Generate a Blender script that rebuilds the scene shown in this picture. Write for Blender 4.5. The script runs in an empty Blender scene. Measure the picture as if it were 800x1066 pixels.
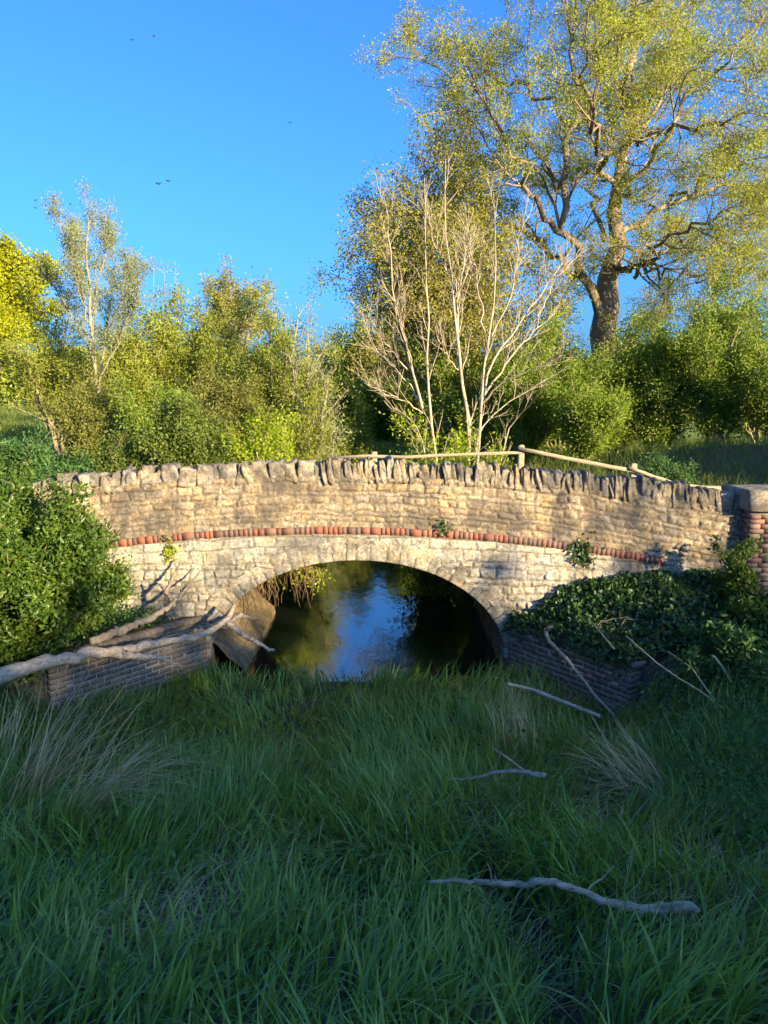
import bpy, math, random
import numpy as np
from mathutils import Vector

RND = random.Random(7)
C = bpy.context.scene.collection
sc = bpy.context.scene

# ------------------------------------------------------------------ camera model (only used to turn measurements into metres)
F_PX = 800.0
PITCH = math.radians(8.4)
CAM = np.array([0.0, 0.0, 4.4])


def W(px, py, Y):
    u = (px - 400) / F_PX
    v = (533 - py) / F_PX
    d = np.array([u, math.cos(PITCH) + v * math.sin(PITCH), -math.sin(PITCH) + v * math.cos(PITCH)])
    return CAM + d * (Y / d[1])


# ------------------------------------------------------------------ numpy noise
def _hash(i, j, s):
    h = (i.astype(np.int64) * 374761393 + j.astype(np.int64) * 668265263 + s * 1442695041) & 0x7FFFFFFF
    h = (h ^ (h >> 13)) * 1274126177 & 0x7FFFFFFF
    h = h ^ (h >> 16)
    return (h & 0xFFFFFF) / float(0xFFFFFF)


def vnoise(x, y, s=0):
    x = np.asarray(x, float); y = np.asarray(y, float)
    i = np.floor(x); j = np.floor(y)
    fx = x - i; fy = y - j
    fx = fx * fx * (3 - 2 * fx); fy = fy * fy * (3 - 2 * fy)
    i = i.astype(np.int64); j = j.astype(np.int64)
    a = _hash(i, j, s); b = _hash(i + 1, j, s); c = _hash(i, j + 1, s); d = _hash(i + 1, j + 1, s)
    return (a * (1 - fx) + b * fx) * (1 - fy) + (c * (1 - fx) + d * fx) * fy


def fbm(x, y, s=0, o=4):
    t = 0; a = .5; n = 0
    for k in range(o):
        t = t + a * vnoise(np.asarray(x) * 2 ** k, np.asarray(y) * 2 ** k, s + 17 * k); n += a; a *= .5
    return t / n


def sstep(a, b, x):
    t = np.clip((np.asarray(x, float) - a) / (b - a), 0, 1)
    return t * t * (3 - 2 * t)


# ------------------------------------------------------------------ mesh building
def np_mesh(name, V, Q=None, T=None, mat=None, parent=None, loc=(0, 0, 0), smooth=False, attrs=None):
    V = np.asarray(V, np.float32).reshape(-1, 3) - np.asarray(loc, np.float32)
    me = bpy.data.meshes.new(name)
    Q = np.zeros((0, 4), np.int32) if Q is None else np.asarray(Q, np.int32).reshape(-1, 4)
    T = np.zeros((0, 3), np.int32) if T is None else np.asarray(T, np.int32).reshape(-1, 3)
    me.vertices.add(len(V)); me.vertices.foreach_set('co', V.ravel())
    nl = Q.size + T.size
    me.loops.add(nl); me.loops.foreach_set('vertex_index', np.concatenate([Q.ravel(), T.ravel()]).astype(np.int32))
    me.polygons.add(len(Q) + len(T))
    st = np.concatenate([np.arange(len(Q)) * 4, Q.size + np.arange(len(T)) * 3]).astype(np.int32)
    me.polygons.foreach_set('loop_start', st)
    if smooth:
        me.polygons.foreach_set('use_smooth', np.ones(len(Q) + len(T), bool))
    for k, a in (attrs or {}).items():
        at = me.attributes.new(k, 'FLOAT', 'POINT'); at.data.foreach_set('value', np.asarray(a, np.float32).ravel())
    me.update(calc_edges=True)
    if mat: me.materials.append(mat)
    o = bpy.data.objects.new(name, me); C.objects.link(o)
    if parent is not None: o.parent = parent
    elif any(loc): o.location = loc
    return o


def tag(o, label=None, cat=None, group=None, kind=None):
    if label: o['label'] = label
    if cat: o['category'] = cat
    if group: o['group'] = group
    if kind: o['kind'] = kind
    return o


def thing(name, label, cat, loc, group=None):
    o = bpy.data.objects.new(name, None); C.objects.link(o); o.location = tuple(float(v) for v in loc)
    o.empty_display_size = .2
    return tag(o, label, cat, group)


class MB:
    """collects quads / tris / tubes into one mesh"""
    def __init__(s): s.V = []; s.Q = []; s.T = []; s.n = 0

    def add(s, V, Q=None, T=None):
        V = np.asarray(V, float).reshape(-1, 3)
        if Q is not None and len(Q): s.Q.append(np.asarray(Q).reshape(-1, 4) + s.n)
        if T is not None and len(T): s.T.append(np.asarray(T).reshape(-1, 3) + s.n)
        s.V.append(V); s.n += len(V)

    def tubes(s, P, R, sides):
        """P (B,n,3) polylines, R (B,n) radii"""
        P = np.asarray(P, float); R = np.asarray(R, float)
        if P.ndim == 2: P = P[None]; R = R[None]
        B, n, _ = P.shape
        if B == 0: return
        t = np.gradient(P, axis=1); t /= np.linalg.norm(t, axis=2, keepdims=True) + 1e-9
        d = P[:, -1] - P[:, 0]; d /= np.linalg.norm(d, axis=1, keepdims=True) + 1e-9
        ref = np.where(np.abs(d[:, 2:3]) < .8, np.array([[0, 0, 1.]]), np.array([[1., 0, 0]]))[:, None, :]
        a = np.cross(t, ref); a /= np.linalg.norm(a, axis=2, keepdims=True) + 1e-9
        b = np.cross(t, a)
        ang = np.arange(sides) * 2 * math.pi / sides
        ring = P[:, :, None, :] + R[:, :, None, None] * (np.cos(ang)[None, None, :, None] * a[:, :, None, :] + np.sin(ang)[None, None, :, None] * b[:, :, None, :])
        V = ring.reshape(-1, 3)
        k = np.arange(sides); k2 = (k + 1) % sides
        base = (np.arange(B)[:, None, None] * n + np.arange(n - 1)[None, :, None]) * sides
        q = np.stack([base + k, base + k2, base + sides + k2, base + sides + k], -1).reshape(-1, 4)
        s.add(V, q[:, ::-1])

    def leaves(s, P, D, L, wr, rng, fold=.25):
        """rhombic leaves folded along the midrib: P (N,3) base, D (N,3) direction, L (N,), wr width/length"""
        N = len(P)
        if N == 0: return
        D = D / (np.linalg.norm(D, axis=1, keepdims=True) + 1e-9)
        r = rng.normal(size=(N, 3)); S = np.cross(D, r); S /= np.linalg.norm(S, axis=1, keepdims=True) + 1e-9
        Nn = np.cross(D, S)
        L = L[:, None]
        tip = P + D * L - Nn * L * .12
        m = P + D * L * .45
        a = m + S * L * wr * .5 + Nn * L * fold * wr
        b = m - S * L * wr * .5 + Nn * L * fold * wr
        V = np.stack([P, a, tip, b], 1).reshape(-1, 3)
        i = np.arange(N)[:, None] * 4
        s.add(V, T=np.concatenate([i + np.array([[0, 1, 2]]), i + np.array([[0, 2, 3]])]))

    def blades(s, P, H, Wd, lean, bend, az, rng, seg=4, twist=True):
        """grass blades: base P, height H, width Wd, lean/bend amounts towards azimuth az"""
        N = len(P)
        if N == 0: return
        t = np.linspace(0, 1, seg + 1)[None, :]
        h = np.stack([np.cos(az), np.sin(az), np.zeros(N)], 1)
        hor = (lean[:, None] * t + bend[:, None] * t ** 2.2)
        ver = np.sqrt(np.clip(1 - (lean[:, None] + bend[:, None] * t * 1.0) ** 2 * .8, .05, 1)) * t
        ver = ver - np.clip(bend[:, None] - .7, 0, 2) * t ** 3 * .9
        cen = P[:, None, :] + H[:, None, None] * (hor[:, :, None] * h[:, None, :] + ver[:, :, None] * np.array([0, 0, 1.]))
        wa = az + math.pi / 2 + rng.uniform(-1.0, 1.0, N) * (1 if twist else .3)
        wd = np.stack([np.cos(wa), np.sin(wa), np.zeros(N)], 1)
        prof = np.clip((1 - t ** 1.8) * (0.55 + 1.2 * np.minimum(t, .4)), .03, 1)
        half = (Wd[:, None] * prof * .5)[:, :, None] * wd[:, None, :]
        V = np.stack([cen - half, cen + half], 2).reshape(-1, 3)
        b = np.arange(N)[:, None] * (seg + 1) * 2 + np.arange(seg)[None, :] * 2
        s.add(V, np.stack([b, b + 1, b + 3, b + 2], -1).reshape(-1, 4))

    def box(s, c, size, rot=None, jit=0, rng=None):
        v = np.array([[x, y, z] for x in (-.5, .5) for y in (-.5, .5) for z in (-.5, .5)]) * np.asarray(size)
        if jit: v = v + rng.uniform(-jit, jit, v.shape)
        if rot is not None: v = v @ np.asarray(rot).T
        s.add(v + np.asarray(c), [[0, 1, 3, 2], [4, 6, 7, 5], [0, 4, 5, 1], [2, 3, 7, 6], [0, 2, 6, 4], [1, 5, 7, 3]])

    def build(s, name, mat=None, parent=None, loc=(0, 0, 0), smooth=False):
        V = np.concatenate(s.V) if s.V else np.zeros((0, 3))
        return np_mesh(name, V, np.concatenate(s.Q) if s.Q else None, np.concatenate(s.T) if s.T else None, mat, parent, loc, smooth)


# ------------------------------------------------------------------ materials
def new_mat(name):
    m = bpy.data.materials.new(name); m.use_nodes = True
    nt = m.node_tree
    for n in list(nt.nodes): nt.nodes.remove(n)
    out = nt.nodes.new('ShaderNodeOutputMaterial')
    return m, nt, out


def ramp(nt, fac, stops, interp='LINEAR'):
    r = nt.nodes.new('ShaderNodeValToRGB'); r.color_ramp.interpolation = interp
    e = r.color_ramp.elements
    while len(e) < len(stops): e.new(.5)
    for k, (p, c) in enumerate(stops):
        e[k].position = p; e[k].color = (*c, 1)
    nt.links.new(fac, r.inputs['Fac']); return r.outputs['Color']


def fac_ramp(nt, fac, a, b):
    return ramp(nt, fac, [(a, (0, 0, 0)), (b, (1, 1, 1))])


def noise(nt, scale, detail=4, rough=.55, coord=None, dist=0):
    n = nt.nodes.new('ShaderNodeTexNoise'); n.inputs['Scale'].default_value = scale
    n.inputs['Detail'].default_value = detail; n.inputs['Roughness'].default_value = rough; n.inputs['Distortion'].default_value = dist
    if coord is not None: nt.links.new(coord, n.inputs['Vector'])
    return n.outputs['Fac']


def objco(nt, scale=(1, 1, 1)):
    t = nt.nodes.new('ShaderNodeTexCoord'); m = nt.nodes.new('ShaderNodeMapping'); m.inputs['Scale'].default_value = scale
    nt.links.new(t.outputs['Object'], m.inputs['Vector']); return m.outputs['Vector']


def mixc(nt, fac, a, b, mode='MIX'):
    n = nt.nodes.new('ShaderNodeMix'); n.data_type = 'RGBA'; n.blend_type = mode
    for sock, v in ((n.inputs[0], fac), (n.inputs[6], a), (n.inputs[7], b)):
        if isinstance(v, (int, float)): sock.default_value = v
        elif isinstance(v, tuple): sock.default_value = (*v, 1)
        else: nt.links.new(v, sock)
    return n.outputs[2]


def bump(nt, h, strength, dist=.02):
    b = nt.nodes.new('ShaderNodeBump'); b.inputs['Strength'].default_value = strength; b.inputs['Distance'].default_value = dist
    nt.links.new(h, b.inputs['Height']); return b.outputs['Normal']


def pbsdf(nt, out, col, rough=.85, normal=None, spec=.3):
    p = nt.nodes.new('ShaderNodeBsdfPrincipled'); p.inputs['Roughness'].default_value = rough
    p.inputs['Specular IOR Level'].default_value = spec
    if isinstance(col, tuple): p.inputs['Base Color'].default_value = (*col, 1)
    else: nt.links.new(col, p.inputs['Base Color'])
    if normal is not None: nt.links.new(normal, p.inputs['Normal'])
    nt.links.new(p.outputs[0], out.inputs['Surface']); return p


def leaf_mat(name, stops, trans=.4, rough=.5, nscale=.6, spec=.3):
    """stops: leaf colours, picked per leaf and shifted clump by clump"""
    m, nt, out = new_mat(name)
    g = nt.nodes.new('ShaderNodeNewGeometry')
    n = noise(nt, nscale, 2, .5, objco(nt))
    a = nt.nodes.new('ShaderNodeMath'); a.operation = 'MULTIPLY_ADD'; a.inputs[1].default_value = .9; a.inputs[2].default_value = -.2
    nt.links.new(n, a.inputs[0])
    b = nt.nodes.new('ShaderNodeMath'); b.operation = 'MULTIPLY_ADD'; b.inputs[1].default_value = .5
    nt.links.new(g.outputs['Random Per Island'], b.inputs[0]); nt.links.new(a.outputs[0], b.inputs[2])
    k = len(stops)
    col = ramp(nt, b.outputs[0], [(i / (k - 1), s) for i, s in enumerate(stops)])
    p = nt.nodes.new('ShaderNodeBsdfPrincipled'); p.inputs['Roughness'].default_value = rough; p.inputs['Specular IOR Level'].default_value = spec
    nt.links.new(col, p.inputs['Base Color'])
    tr = nt.nodes.new('ShaderNodeBsdfTranslucent'); nt.links.new(mixc(nt, 1.0, col, (1.0, 1.0, .55), 'MULTIPLY'), tr.inputs['Color'])
    mx = nt.nodes.new('ShaderNodeMixShader'); mx.inputs[0].default_value = trans
    nt.links.new(p.outputs[0], mx.inputs[1]); nt.links.new(tr.outputs[0], mx.inputs[2]); nt.links.new(mx.outputs[0], out.inputs['Surface'])
    return m


def bark_mat(name, c1, c2, scale=6, stretch=.25, bs=.6):
    m, nt, out = new_mat(name)
    co = objco(nt, (1, 1, stretch)); n = noise(nt, scale, 6, .65, co, .6)
    col = ramp(nt, n, [(.3, c1), (.7, c2)])
    pbsdf(nt, out, col, .9, bump(nt, n, bs, .03), .2); return m


def stone_mat(name, stones, mortar, stain, stain_amt=.6, nscale=1.3, lich=(.5, .48, .38), lich_amt=.5):
    m, nt, out = new_mat(name)
    co = objco(nt)

    def amt(fac, k):
        n = nt.nodes.new('ShaderNodeMath'); n.operation = 'MULTIPLY'; n.inputs[1].default_value = k; nt.links.new(fac, n.inputs[0]); return n.outputs[0]
    at = nt.nodes.new('ShaderNodeAttribute'); at.attribute_name = 'rnd'
    am = nt.nodes.new('ShaderNodeAttribute'); am.attribute_name = 'mort'
    k = len(stones)
    col = ramp(nt, at.outputs['Fac'], [(i / (k - 1), s) for i, s in enumerate(stones)])
    fine = noise(nt, 26, 8, .8, co)
    mid = noise(nt, 9, 6, .7, co, .6)
    big = noise(nt, 2.6, 7, .7, co, .5)
    col = mixc(nt, .75, col, ramp(nt, big, [(.34, (.40, .40, .42)), (.47, (.5, .5, .5)), (.54, (.60, .53, .40)), (.64, (.68, .64, .55))]), 'OVERLAY')
    col = mixc(nt, am.outputs['Fac'], col, mixc(nt, fine, tuple(c * .45 for c in mortar), tuple(min(1, c * 1.15) for c in mortar)))
    col = mixc(nt, .8, col, ramp(nt, fine, [(.32, (.12, .11, .10)), (.5, (.5, .5, .5)), (.68, (.84, .82, .76))]), 'OVERLAY')
    col = mixc(nt, .7, col, ramp(nt, mid, [(.3, (.25, .235, .21)), (.5, (.5, .5, .5)), (.7, (.74, .70, .62))]), 'OVERLAY')
    col = mixc(nt, amt(fac_ramp(nt, noise(nt, 4.3, 7, .75, co, .3), .52, .60), lich_amt), col, lich)
    col = mixc(nt, amt(fac_ramp(nt, noise(nt, nscale, 8, .75, co, .4), .45, .58), stain_amt), col, stain)
    col = mixc(nt, amt(fac_ramp(nt, noise(nt, 8.5, 8, .8, co, .4), .53, .60), stain_amt), col, stain)
    pbsdf(nt, out, col, .92, bump(nt, noise(nt, 30, 8, .8, co), 1.0, .035), .2)
    return m


M = {}
M['parapet'] = stone_mat('parapet_stone', [(0.239, 0.187, 0.125), (0.378, 0.292, 0.182), (0.452, 0.376, 0.275), (0.302, 0.268, 0.225), (0.413, 0.310, 0.162)], (0.339, 0.278, 0.187), (0.082, 0.074, 0.067), .75, 1.1, (0.527, 0.449, 0.325), .7)
M['spandrel'] = stone_mat('spandrel_stone', [(0.336, 0.322, 0.287), (0.441, 0.417, 0.365), (0.360, 0.333, 0.275), (0.487, 0.465, 0.418)], (0.232, 0.214, 0.170), (0.083, 0.083, 0.079), .65, .8, (0.514, 0.512, 0.457), .55)
M['voussoir'] = stone_mat('voussoir_stone', [(0.308, 0.277, 0.220), (0.406, 0.367, 0.293), (0.374, 0.362, 0.317), (0.275, 0.237, 0.183)], (0.074, 0.067, 0.054), (0.065, 0.063, 0.054), .6, 1.6, (0.495, 0.475, 0.403), .5)
M['coping'] = stone_mat('coping_stone', [(0.224, 0.204, 0.170), (0.336, 0.305, 0.254), (0.274, 0.229, 0.159)], (0.203, 0.204, 0.212), (0.062, 0.059, 0.057), .65, 2.2, (0.427, 0.386, 0.306), .55)
M['cap'] = stone_mat('cap_stone', [(0.269, 0.246, 0.196), (0.346, 0.323, 0.266)], (0.192, 0.189, 0.178), (0.116, 0.109, 0.089), .6, 2.5, (0.404, 0.370, 0.275), .5)
M['barrel'] = stone_mat('barrel_stone', [(0.207, 0.170, 0.115), (0.281, 0.237, 0.163), (0.237, 0.215, 0.170)], (0.281, 0.244, 0.185), (0.063, 0.059, 0.048), .6, 1.3, (0.340, 0.296, 0.222), .4)


def brick_mat(name, cols, stain, amt):
    m, nt, out = new_mat(name)
    g = nt.nodes.new('ShaderNodeNewGeometry'); k = len(cols)
    col = ramp(nt, g.outputs['Random Per Island'], [(i / (k - 1), c) for i, c in enumerate(cols)])
    co = objco(nt)
    f = noise(nt, 30, 5, .7, co)
    col = mixc(nt, .5, col, ramp(nt, f, [(.3, (.3, .3, .3)), (.7, (.72, .7, .68))]), 'OVERLAY')
    s = nt.nodes.new('ShaderNodeMath'); s.operation = 'MULTIPLY'; s.inputs[1].default_value = amt
    nt.links.new(fac_ramp(nt, noise(nt, 1.7, 6, .7, co, .4), .48, .62), s.inputs[0])
    col = mixc(nt, s.outputs[0], col, stain)
    pbsdf(nt, out, col, .85, bump(nt, f, .4, .01), .3)
    return m


M['red_brick'] = brick_mat('red_brick', [(.19, .068, .045), (.25, .095, .06), (.145, .055, .042), (.22, .115, .08), (.09, .055, .048)], (.10, .085, .07), .85)
M['pier_brick'] = brick_mat('pier_brick', [(.20, .11, .08), (.27, .16, .115), (.15, .09, .07), (.24, .17, .13), (.12, .085, .07)], (.10, .095, .08), .8)
M['blue_brick'] = brick_mat('blue_brick', [(.15, .125, .10), (.20, .155, .115), (.12, .10, .08), (.23, .17, .115)], (.09, .085, .06), .7)


def simple_mat(name, c1, c2, scale=8, rough=.9, bs=.4, detail=5, stretch=(1, 1, 1), spec=.2):
    m, nt, out = new_mat(name)
    n = noise(nt, scale, detail, .65, objco(nt, stretch))
    pbsdf(nt, out, ramp(nt, n, [(.3, c1), (.7, c2)]), rough, bump(nt, n, bs, .02), spec); return m


M['mortar'] = simple_mat('mortar', (.26, .245, .22), (.46, .44, .39), 14)
M['wing_mortar'] = simple_mat('wing_mortar', (.22, .20, .16), (.40, .37, .32), 14)
M['lime'] = simple_mat('lime_mortar', (.14, .115, .085), (.27, .23, .17), 14)
M['track'] = simple_mat('track', (.12, .11, .08), (.22, .19, .14), 5)
M['fence_wood'] = simple_mat('fence_wood', (.20, .165, .11), (.36, .30, .20), 9, stretch=(.3, 3, 3))
M['grey_wood'] = simple_mat('weathered_wood', (.17, .135, .095), (.52, .44, .33), 13, bs=1.0, detail=8, stretch=(.5, 2, 2))
M['dark_wood'] = simple_mat('dark_branch', (.10, .085, .065), (.26, .22, .17), 14, bs=.6)
M['pale_pole'] = simple_mat('pale_pole', (.20, .165, .12), (.46, .41, .32), 12, bs=.3)
M['oak_bark'] = bark_mat('oak_bark', (.12, .095, .07), (.31, .25, .18), 5, .2, .9)
M['pale_bark'] = bark_mat('pale_bark', (.22, .18, .12), (.48, .41, .29), 8, .3, .4)
M['birch_bark'] = bark_mat('birch_bark', (.15, .13, .085), (.33, .29, .21), 6, .6, .3)
M['scrub_bark'] = bark_mat('scrub_bark', (.16, .13, .08), (.32, .27, .17), 8, .3, .5)
M['straw'] = leaf_mat('dry_straw', [(.40, .29, .13), (.58, .45, .23), (.70, .58, .34)], .25, .6)
M['roots'] = simple_mat('roots', (.07, .045, .025), (.2, .13, .075), 20)
M['insect'] = simple_mat('insect', (.02, .02, .02), (.05, .045, .04), 60)

# ------------------------------------------------------------------ world, sun, camera
SUN_EL = math.radians(14.0)
SUN_AZ = math.radians(40.0)          # to the right of straight behind the camera
SUN = np.array([math.sin(SUN_AZ) * math.cos(SUN_EL), -math.cos(SUN_AZ) * math.cos(SUN_EL), math.sin(SUN_EL)])
w = bpy.data.worlds.new('World'); sc.world = w; w.use_nodes = True
nt = w.node_tree
bg = nt.nodes.get('Background') or nt.nodes.new('ShaderNodeBackground')
sky = nt.nodes.new('ShaderNodeTexSky'); sky.sky_type = 'NISHITA'; sky.sun_disc = False
sky.sun_elevation = SUN_EL; sky.sun_rotation = math.atan2(SUN[0], SUN[1])
sky.altitude = 0; sky.air_density = 1.0; sky.dust_density = 3.0; sky.ozone_density = 10.0
nt.links.new(sky.outputs[0], bg.inputs['Color']); bg.inputs['Strength'].default_value = .125
ld = bpy.data.lights.new('sun', 'SUN'); ld.energy = 5.0; ld.angle = math.radians(.53); ld.color = (1.0, .78, .46)
lo = bpy.data.objects.new('sun', ld); C.objects.link(lo)
lo.rotation_euler = Vector(-SUN).to_track_quat('-Z', 'Y').to_euler(); lo.location = (30, -30, 30)

cd = bpy.data.cameras.new('camera'); co_ = bpy.data.objects.new('camera', cd); C.objects.link(co_)
cd.sensor_fit = 'VERTICAL'; cd.sensor_height = 36; cd.sensor_width = 27; cd.lens = 36 * F_PX / 1066
cd.clip_end = 3000; cd.clip_start = .05
co_.location = CAM; co_.rotation_euler = (math.pi / 2 - PITCH, 0, 0)
sc.camera = co_
sc.view_settings.view_transform = 'Standard'; sc.view_settings.look = 'None'
sc.view_settings.exposure = 1.76; sc.view_settings.gamma = 1
try:
    sc.cycles.use_denoising = True; sc.cycles.denoiser = 'OPENIMAGEDENOISE'
    sc.cycles.denoising_prefilter = 'ACCURATE'
except Exception: pass
sc.cycles.use_adaptive_sampling = True; sc.cycles.adaptive_threshold = .02
sc.cycles.max_bounces = 7; sc.cycles.diffuse_bounces = 5; sc.cycles.glossy_bounces = 3; sc.cycles.transmission_bounces = 4
sc.cycles.transparent_max_bounces = 4; sc.cycles.caustics_reflective = False; sc.cycles.caustics_refractive = False

# ------------------------------------------------------------------ bridge dimensions
YF, YB = 11.8, 15.9
XC = W(372, 600, YF)[0]
CROWN = W(372, 583, YF)[2]; SPRING = W(372, 685, YF)[2]
AA = (W(525, 685, YF)[0] - W(219, 685, YF)[0]) / 2; BBH = CROWN - SPRING
XH = W(345, 550, YF)[0]; KH = .0182
ZS_TOP = W(345, 547.5, YF)[2]; ZS_BOT = W(345, 556.5, YF)[2]
ZP_TOP = W(345, 496, YF)[2]
XL, XR = -5.6, 5.56
XS0 = W(96, 556, YF)[0]; XS1 = W(692, 575, YF)[0]


def hump(x): return -KH * (np.asarray(x, float) - XH) ** 2


def hump_top(x): return -.0128 * (np.asarray(x, float) - XH) ** 2


# ------------------------------------------------------------------ terrain
def wing_edge_r(y): return np.where(y > 9.9, 2.1 + (11.8 - y) * .66, 3.35)
def wing_edge_l(y): return np.where(y > 9.7, -3.02 - (11.8 - y) * .74, -4.58)


def ground_h(x, y):
    x = np.asarray(x, float); y = np.asarray(y, float)
    bed = .1 + 1.45 * np.clip((10.2 - y) / 7.2, 0, None) ** 1.55 - .45 * sstep(11.2, 12.3, y)
    bed = np.minimum(bed, 2.9)
    n = (fbm(x * .9, y * .9, 3) - .5)
    bed = bed + n * .25 * (y < 11)
    plateau = 2.15 + .35 * (fbm(x * .25, y * .25, 9) - .5)
    # front banks
    pf = 1.15 + .25 * (fbm(x * .5, y * .5, 12) - .5) + .9 * sstep(8.5, 3, y) + .8 * sstep(5.5, 9, np.abs(x))
    near = sstep(9.3, 10.2, y)
    er = wing_edge_r(y); el = wing_edge_l(y)
    tr = near * sstep(0, .14, x - er) * .80 + (1 - near) * sstep(0, 2.6, x - er + .9) * .55 + .2 * sstep(.2, 2.6, x - er)
    tl = near * sstep(0, .14, el - x) * .80 + (1 - near) * sstep(0, 2.4, el - x + .7) * .5 + .2 * sstep(.2, 2.4, el - x)
    front = bed + np.maximum(tr, tl) * np.clip(pf - bed, 0, None)
    # right bank rises against the bridge face
    front = front + .22 * sstep(10.6, 11.7, y) * sstep(0.1, .8, x - er) * sstep(8.5, 9.5, y)
    # ditch
    front = front - .35 * np.exp(-((x - .85 - .1 * np.sin(y * 2)) / .2) ** 2) * sstep(6.3, 5.3, y) * sstep(2.2, 3, y)
    # under and beyond the bridge
    d = np.abs(x - XC)
    gap = sstep(2.42, 2.56, d)
    mid = -.4 * (1 - gap) + (2.0 + np.clip(hump(x) + .3, -1.2, 0)) * gap
    cen = XC + .9 * sstep(22, 40, y) * np.sin((y - 22) * .06)
    d2 = np.abs(x - cen)
    endc = sstep(37, 33, y)
    back = plateau - (plateau + .5) * (1 - sstep(2.2, 4.3, d2)) * endc
    back = back + .026 * np.clip(y - 42, 0, None)
    back = back + 1.0 * np.exp(-(((x - 10.5) / 3.5) ** 2 + ((y - 21.5) / 4) ** 2))
    h = np.where(y < 11.85, front, np.where(y < 16.0, mid, back))
    return h


def axis(segs):
    a = [np.arange(s, e, st) for s, e, st in segs]; return np.concatenate(a + [np.array([segs[-1][1]])])


gx = axis([(-450, -60, 26), (-60, -20, 4), (-20, -8, .6), (-8, 8, .1), (8, 20, .6), (20, 60, 4), (60, 450, 26)])
gy = axis([(-40, -6, 3), (-6, 0, .4), (0, 17, .1), (17, 30, .35), (30, 60, 1.5), (60, 120, 6), (120, 700, 40)])
GX, GY = np.meshgrid(gx, gy); GZ = ground_h(GX, GY)
nx, ny = len(gx), len(gy)
ii = (np.arange(ny - 1)[:, None] * nx + np.arange(nx - 1)[None, :]).ravel()
m, nt, out = new_mat('ground_soil_and_turf')
co = objco(nt)
n1 = noise(nt, .35, 5, .6, co); n2 = noise(nt, 9, 6, .7, co)
turf = ramp(nt, n2, [(.3, (.09, .14, .03)), (.55, (.16, .22, .045)), (.75, (.24, .27, .08))])
soil = ramp(nt, n2, [(.3, (.04, .04, .025)), (.7, (.12, .105, .075))])
sx = nt.nodes.new('ShaderNodeSeparateXYZ'); nt.links.new(co, sx.inputs[0])
mr = nt.nodes.new('ShaderNodeMapRange'); mr.inputs[1].default_value = 26; mr.inputs[2].default_value = 34; nt.links.new(sx.outputs['Y'], mr.inputs[0])
pbsdf(nt, out, mixc(nt, mr.outputs[0], soil, turf), .95, bump(nt, n2, .6, .05), .1)
M['ground'] = m
g = np_mesh('ground', np.stack([GX, GY, GZ], -1), np.stack([ii, ii + 1, ii + nx + 1, ii + nx], -1), mat=M['ground'], smooth=True)
tag(g, kind='structure')

# water
m, nt, out = new_mat('still_water')
p = pbsdf(nt, out, (.012, .016, .012), .03, None, .5); p.inputs['IOR'].default_value = 2.6
co = objco(nt, (1, .55, 1))
nt.links.new(bump(nt, noise(nt, 3.6, 4, .55, co, .5), .11, .05), p.inputs['Normal'])
M['water'] = m
wx = np.linspace(-4.6, 3.9, 12); wy = np.linspace(11.2, 52, 30)
WX, WY = np.meshgrid(wx, wy); WX = WX + .9 * sstep(22, 40, WY) * np.sin((WY - 22) * .06)
i2 = (np.arange(29)[:, None] * 12 + np.arange(11)[None, :]).ravel()
tag(np_mesh('water', np.stack([WX, WY, WX * 0], -1), np.stack([i2, i2 + 1, i2 + 13, i2 + 12], -1), mat=M['water'], smooth=True), kind='structure')

# ------------------------------------------------------------------ stone layouts
class Stones:
    def __init__(s, seed, x0, x1, z0, z1, rh, rw, warp=.03, drift=0):
        r = random.Random(seed); s.warp = warp; s.seed = seed; s.drift = drift
        z = z0; s.rows = [z]
        while z < z1: z += r.uniform(*rh); s.rows.append(z)
        s.rows = np.array(s.rows); s.cuts = []
        for k in range(len(s.rows)):
            x = x0 - r.uniform(0, rw[1]); c = [x]
            while x < x1: x += r.uniform(*rw); c.append(x)
            s.cuts.append(np.array(c))

    def ev(s, x, z):
        x = np.asarray(x, float).ravel(); z = np.asarray(z, float).ravel()
        xw = x + s.warp * 2 * (fbm(x * 4, z * 4, s.seed + 1, 3) - .5) * 2
        zw = z + s.warp * 2 * (fbm(x * 3, z * 5, s.seed + 2, 3) - .5) * 2 + s.drift * (fbm(x * .7, z * .3, s.seed + 5, 2) - .5)
        row = np.clip(np.searchsorted(s.rows, zw) - 1, 0, len(s.rows) - 2)
        dz = np.minimum(zw - s.rows[row], s.rows[row + 1] - zw)
        rid = np.zeros_like(x); dx = np.zeros_like(x)
        for k in range(len(s.rows) - 1):
            mk = row == k
            if not mk.any(): continue
            c = s.cuts[k]; j = np.clip(np.searchsorted(c, xw[mk]) - 1, 0, len(c) - 2)
            dx[mk] = np.minimum(xw[mk] - c[j], c[j + 1] - xw[mk])
            rid[mk] = _hash(j, np.full(len(j), k), s.seed + 9)
        return rid, np.minimum(dx, dz)


def relief(st, x, z, joint=.016, amp=.022, rough=.012, seed=0):
    rid, e = st.ev(x, z)
    mort = 1 - sstep(joint * .45, joint * 1.3, e)
    body = sstep(0, joint * 2.6, e)
    x = np.ravel(x); z = np.ravel(z)
    h = amp * body + (rid - .5) * amp * .9 * body + rough * (fbm(x * 9, z * 9, seed + 40, 5) - .5) * 2 + .6 * rough * (fbm(x * 35, z * 35, seed + 41, 3) - .5)
    return rid, mort, h


# ------------------------------------------------------------------ the bridge
bridge = thing('stone_bridge', 'humped stone and brick arch bridge with a ragged upright coping across the overgrown channel', 'bridge', (XC, YF, 0))
BL = tuple(bridge.location)


def bpart(name, V, Q, mat, smooth=True, attrs=None):
    return np_mesh(name, V, Q, None, mat, bridge, BL, smooth, attrs)


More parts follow.
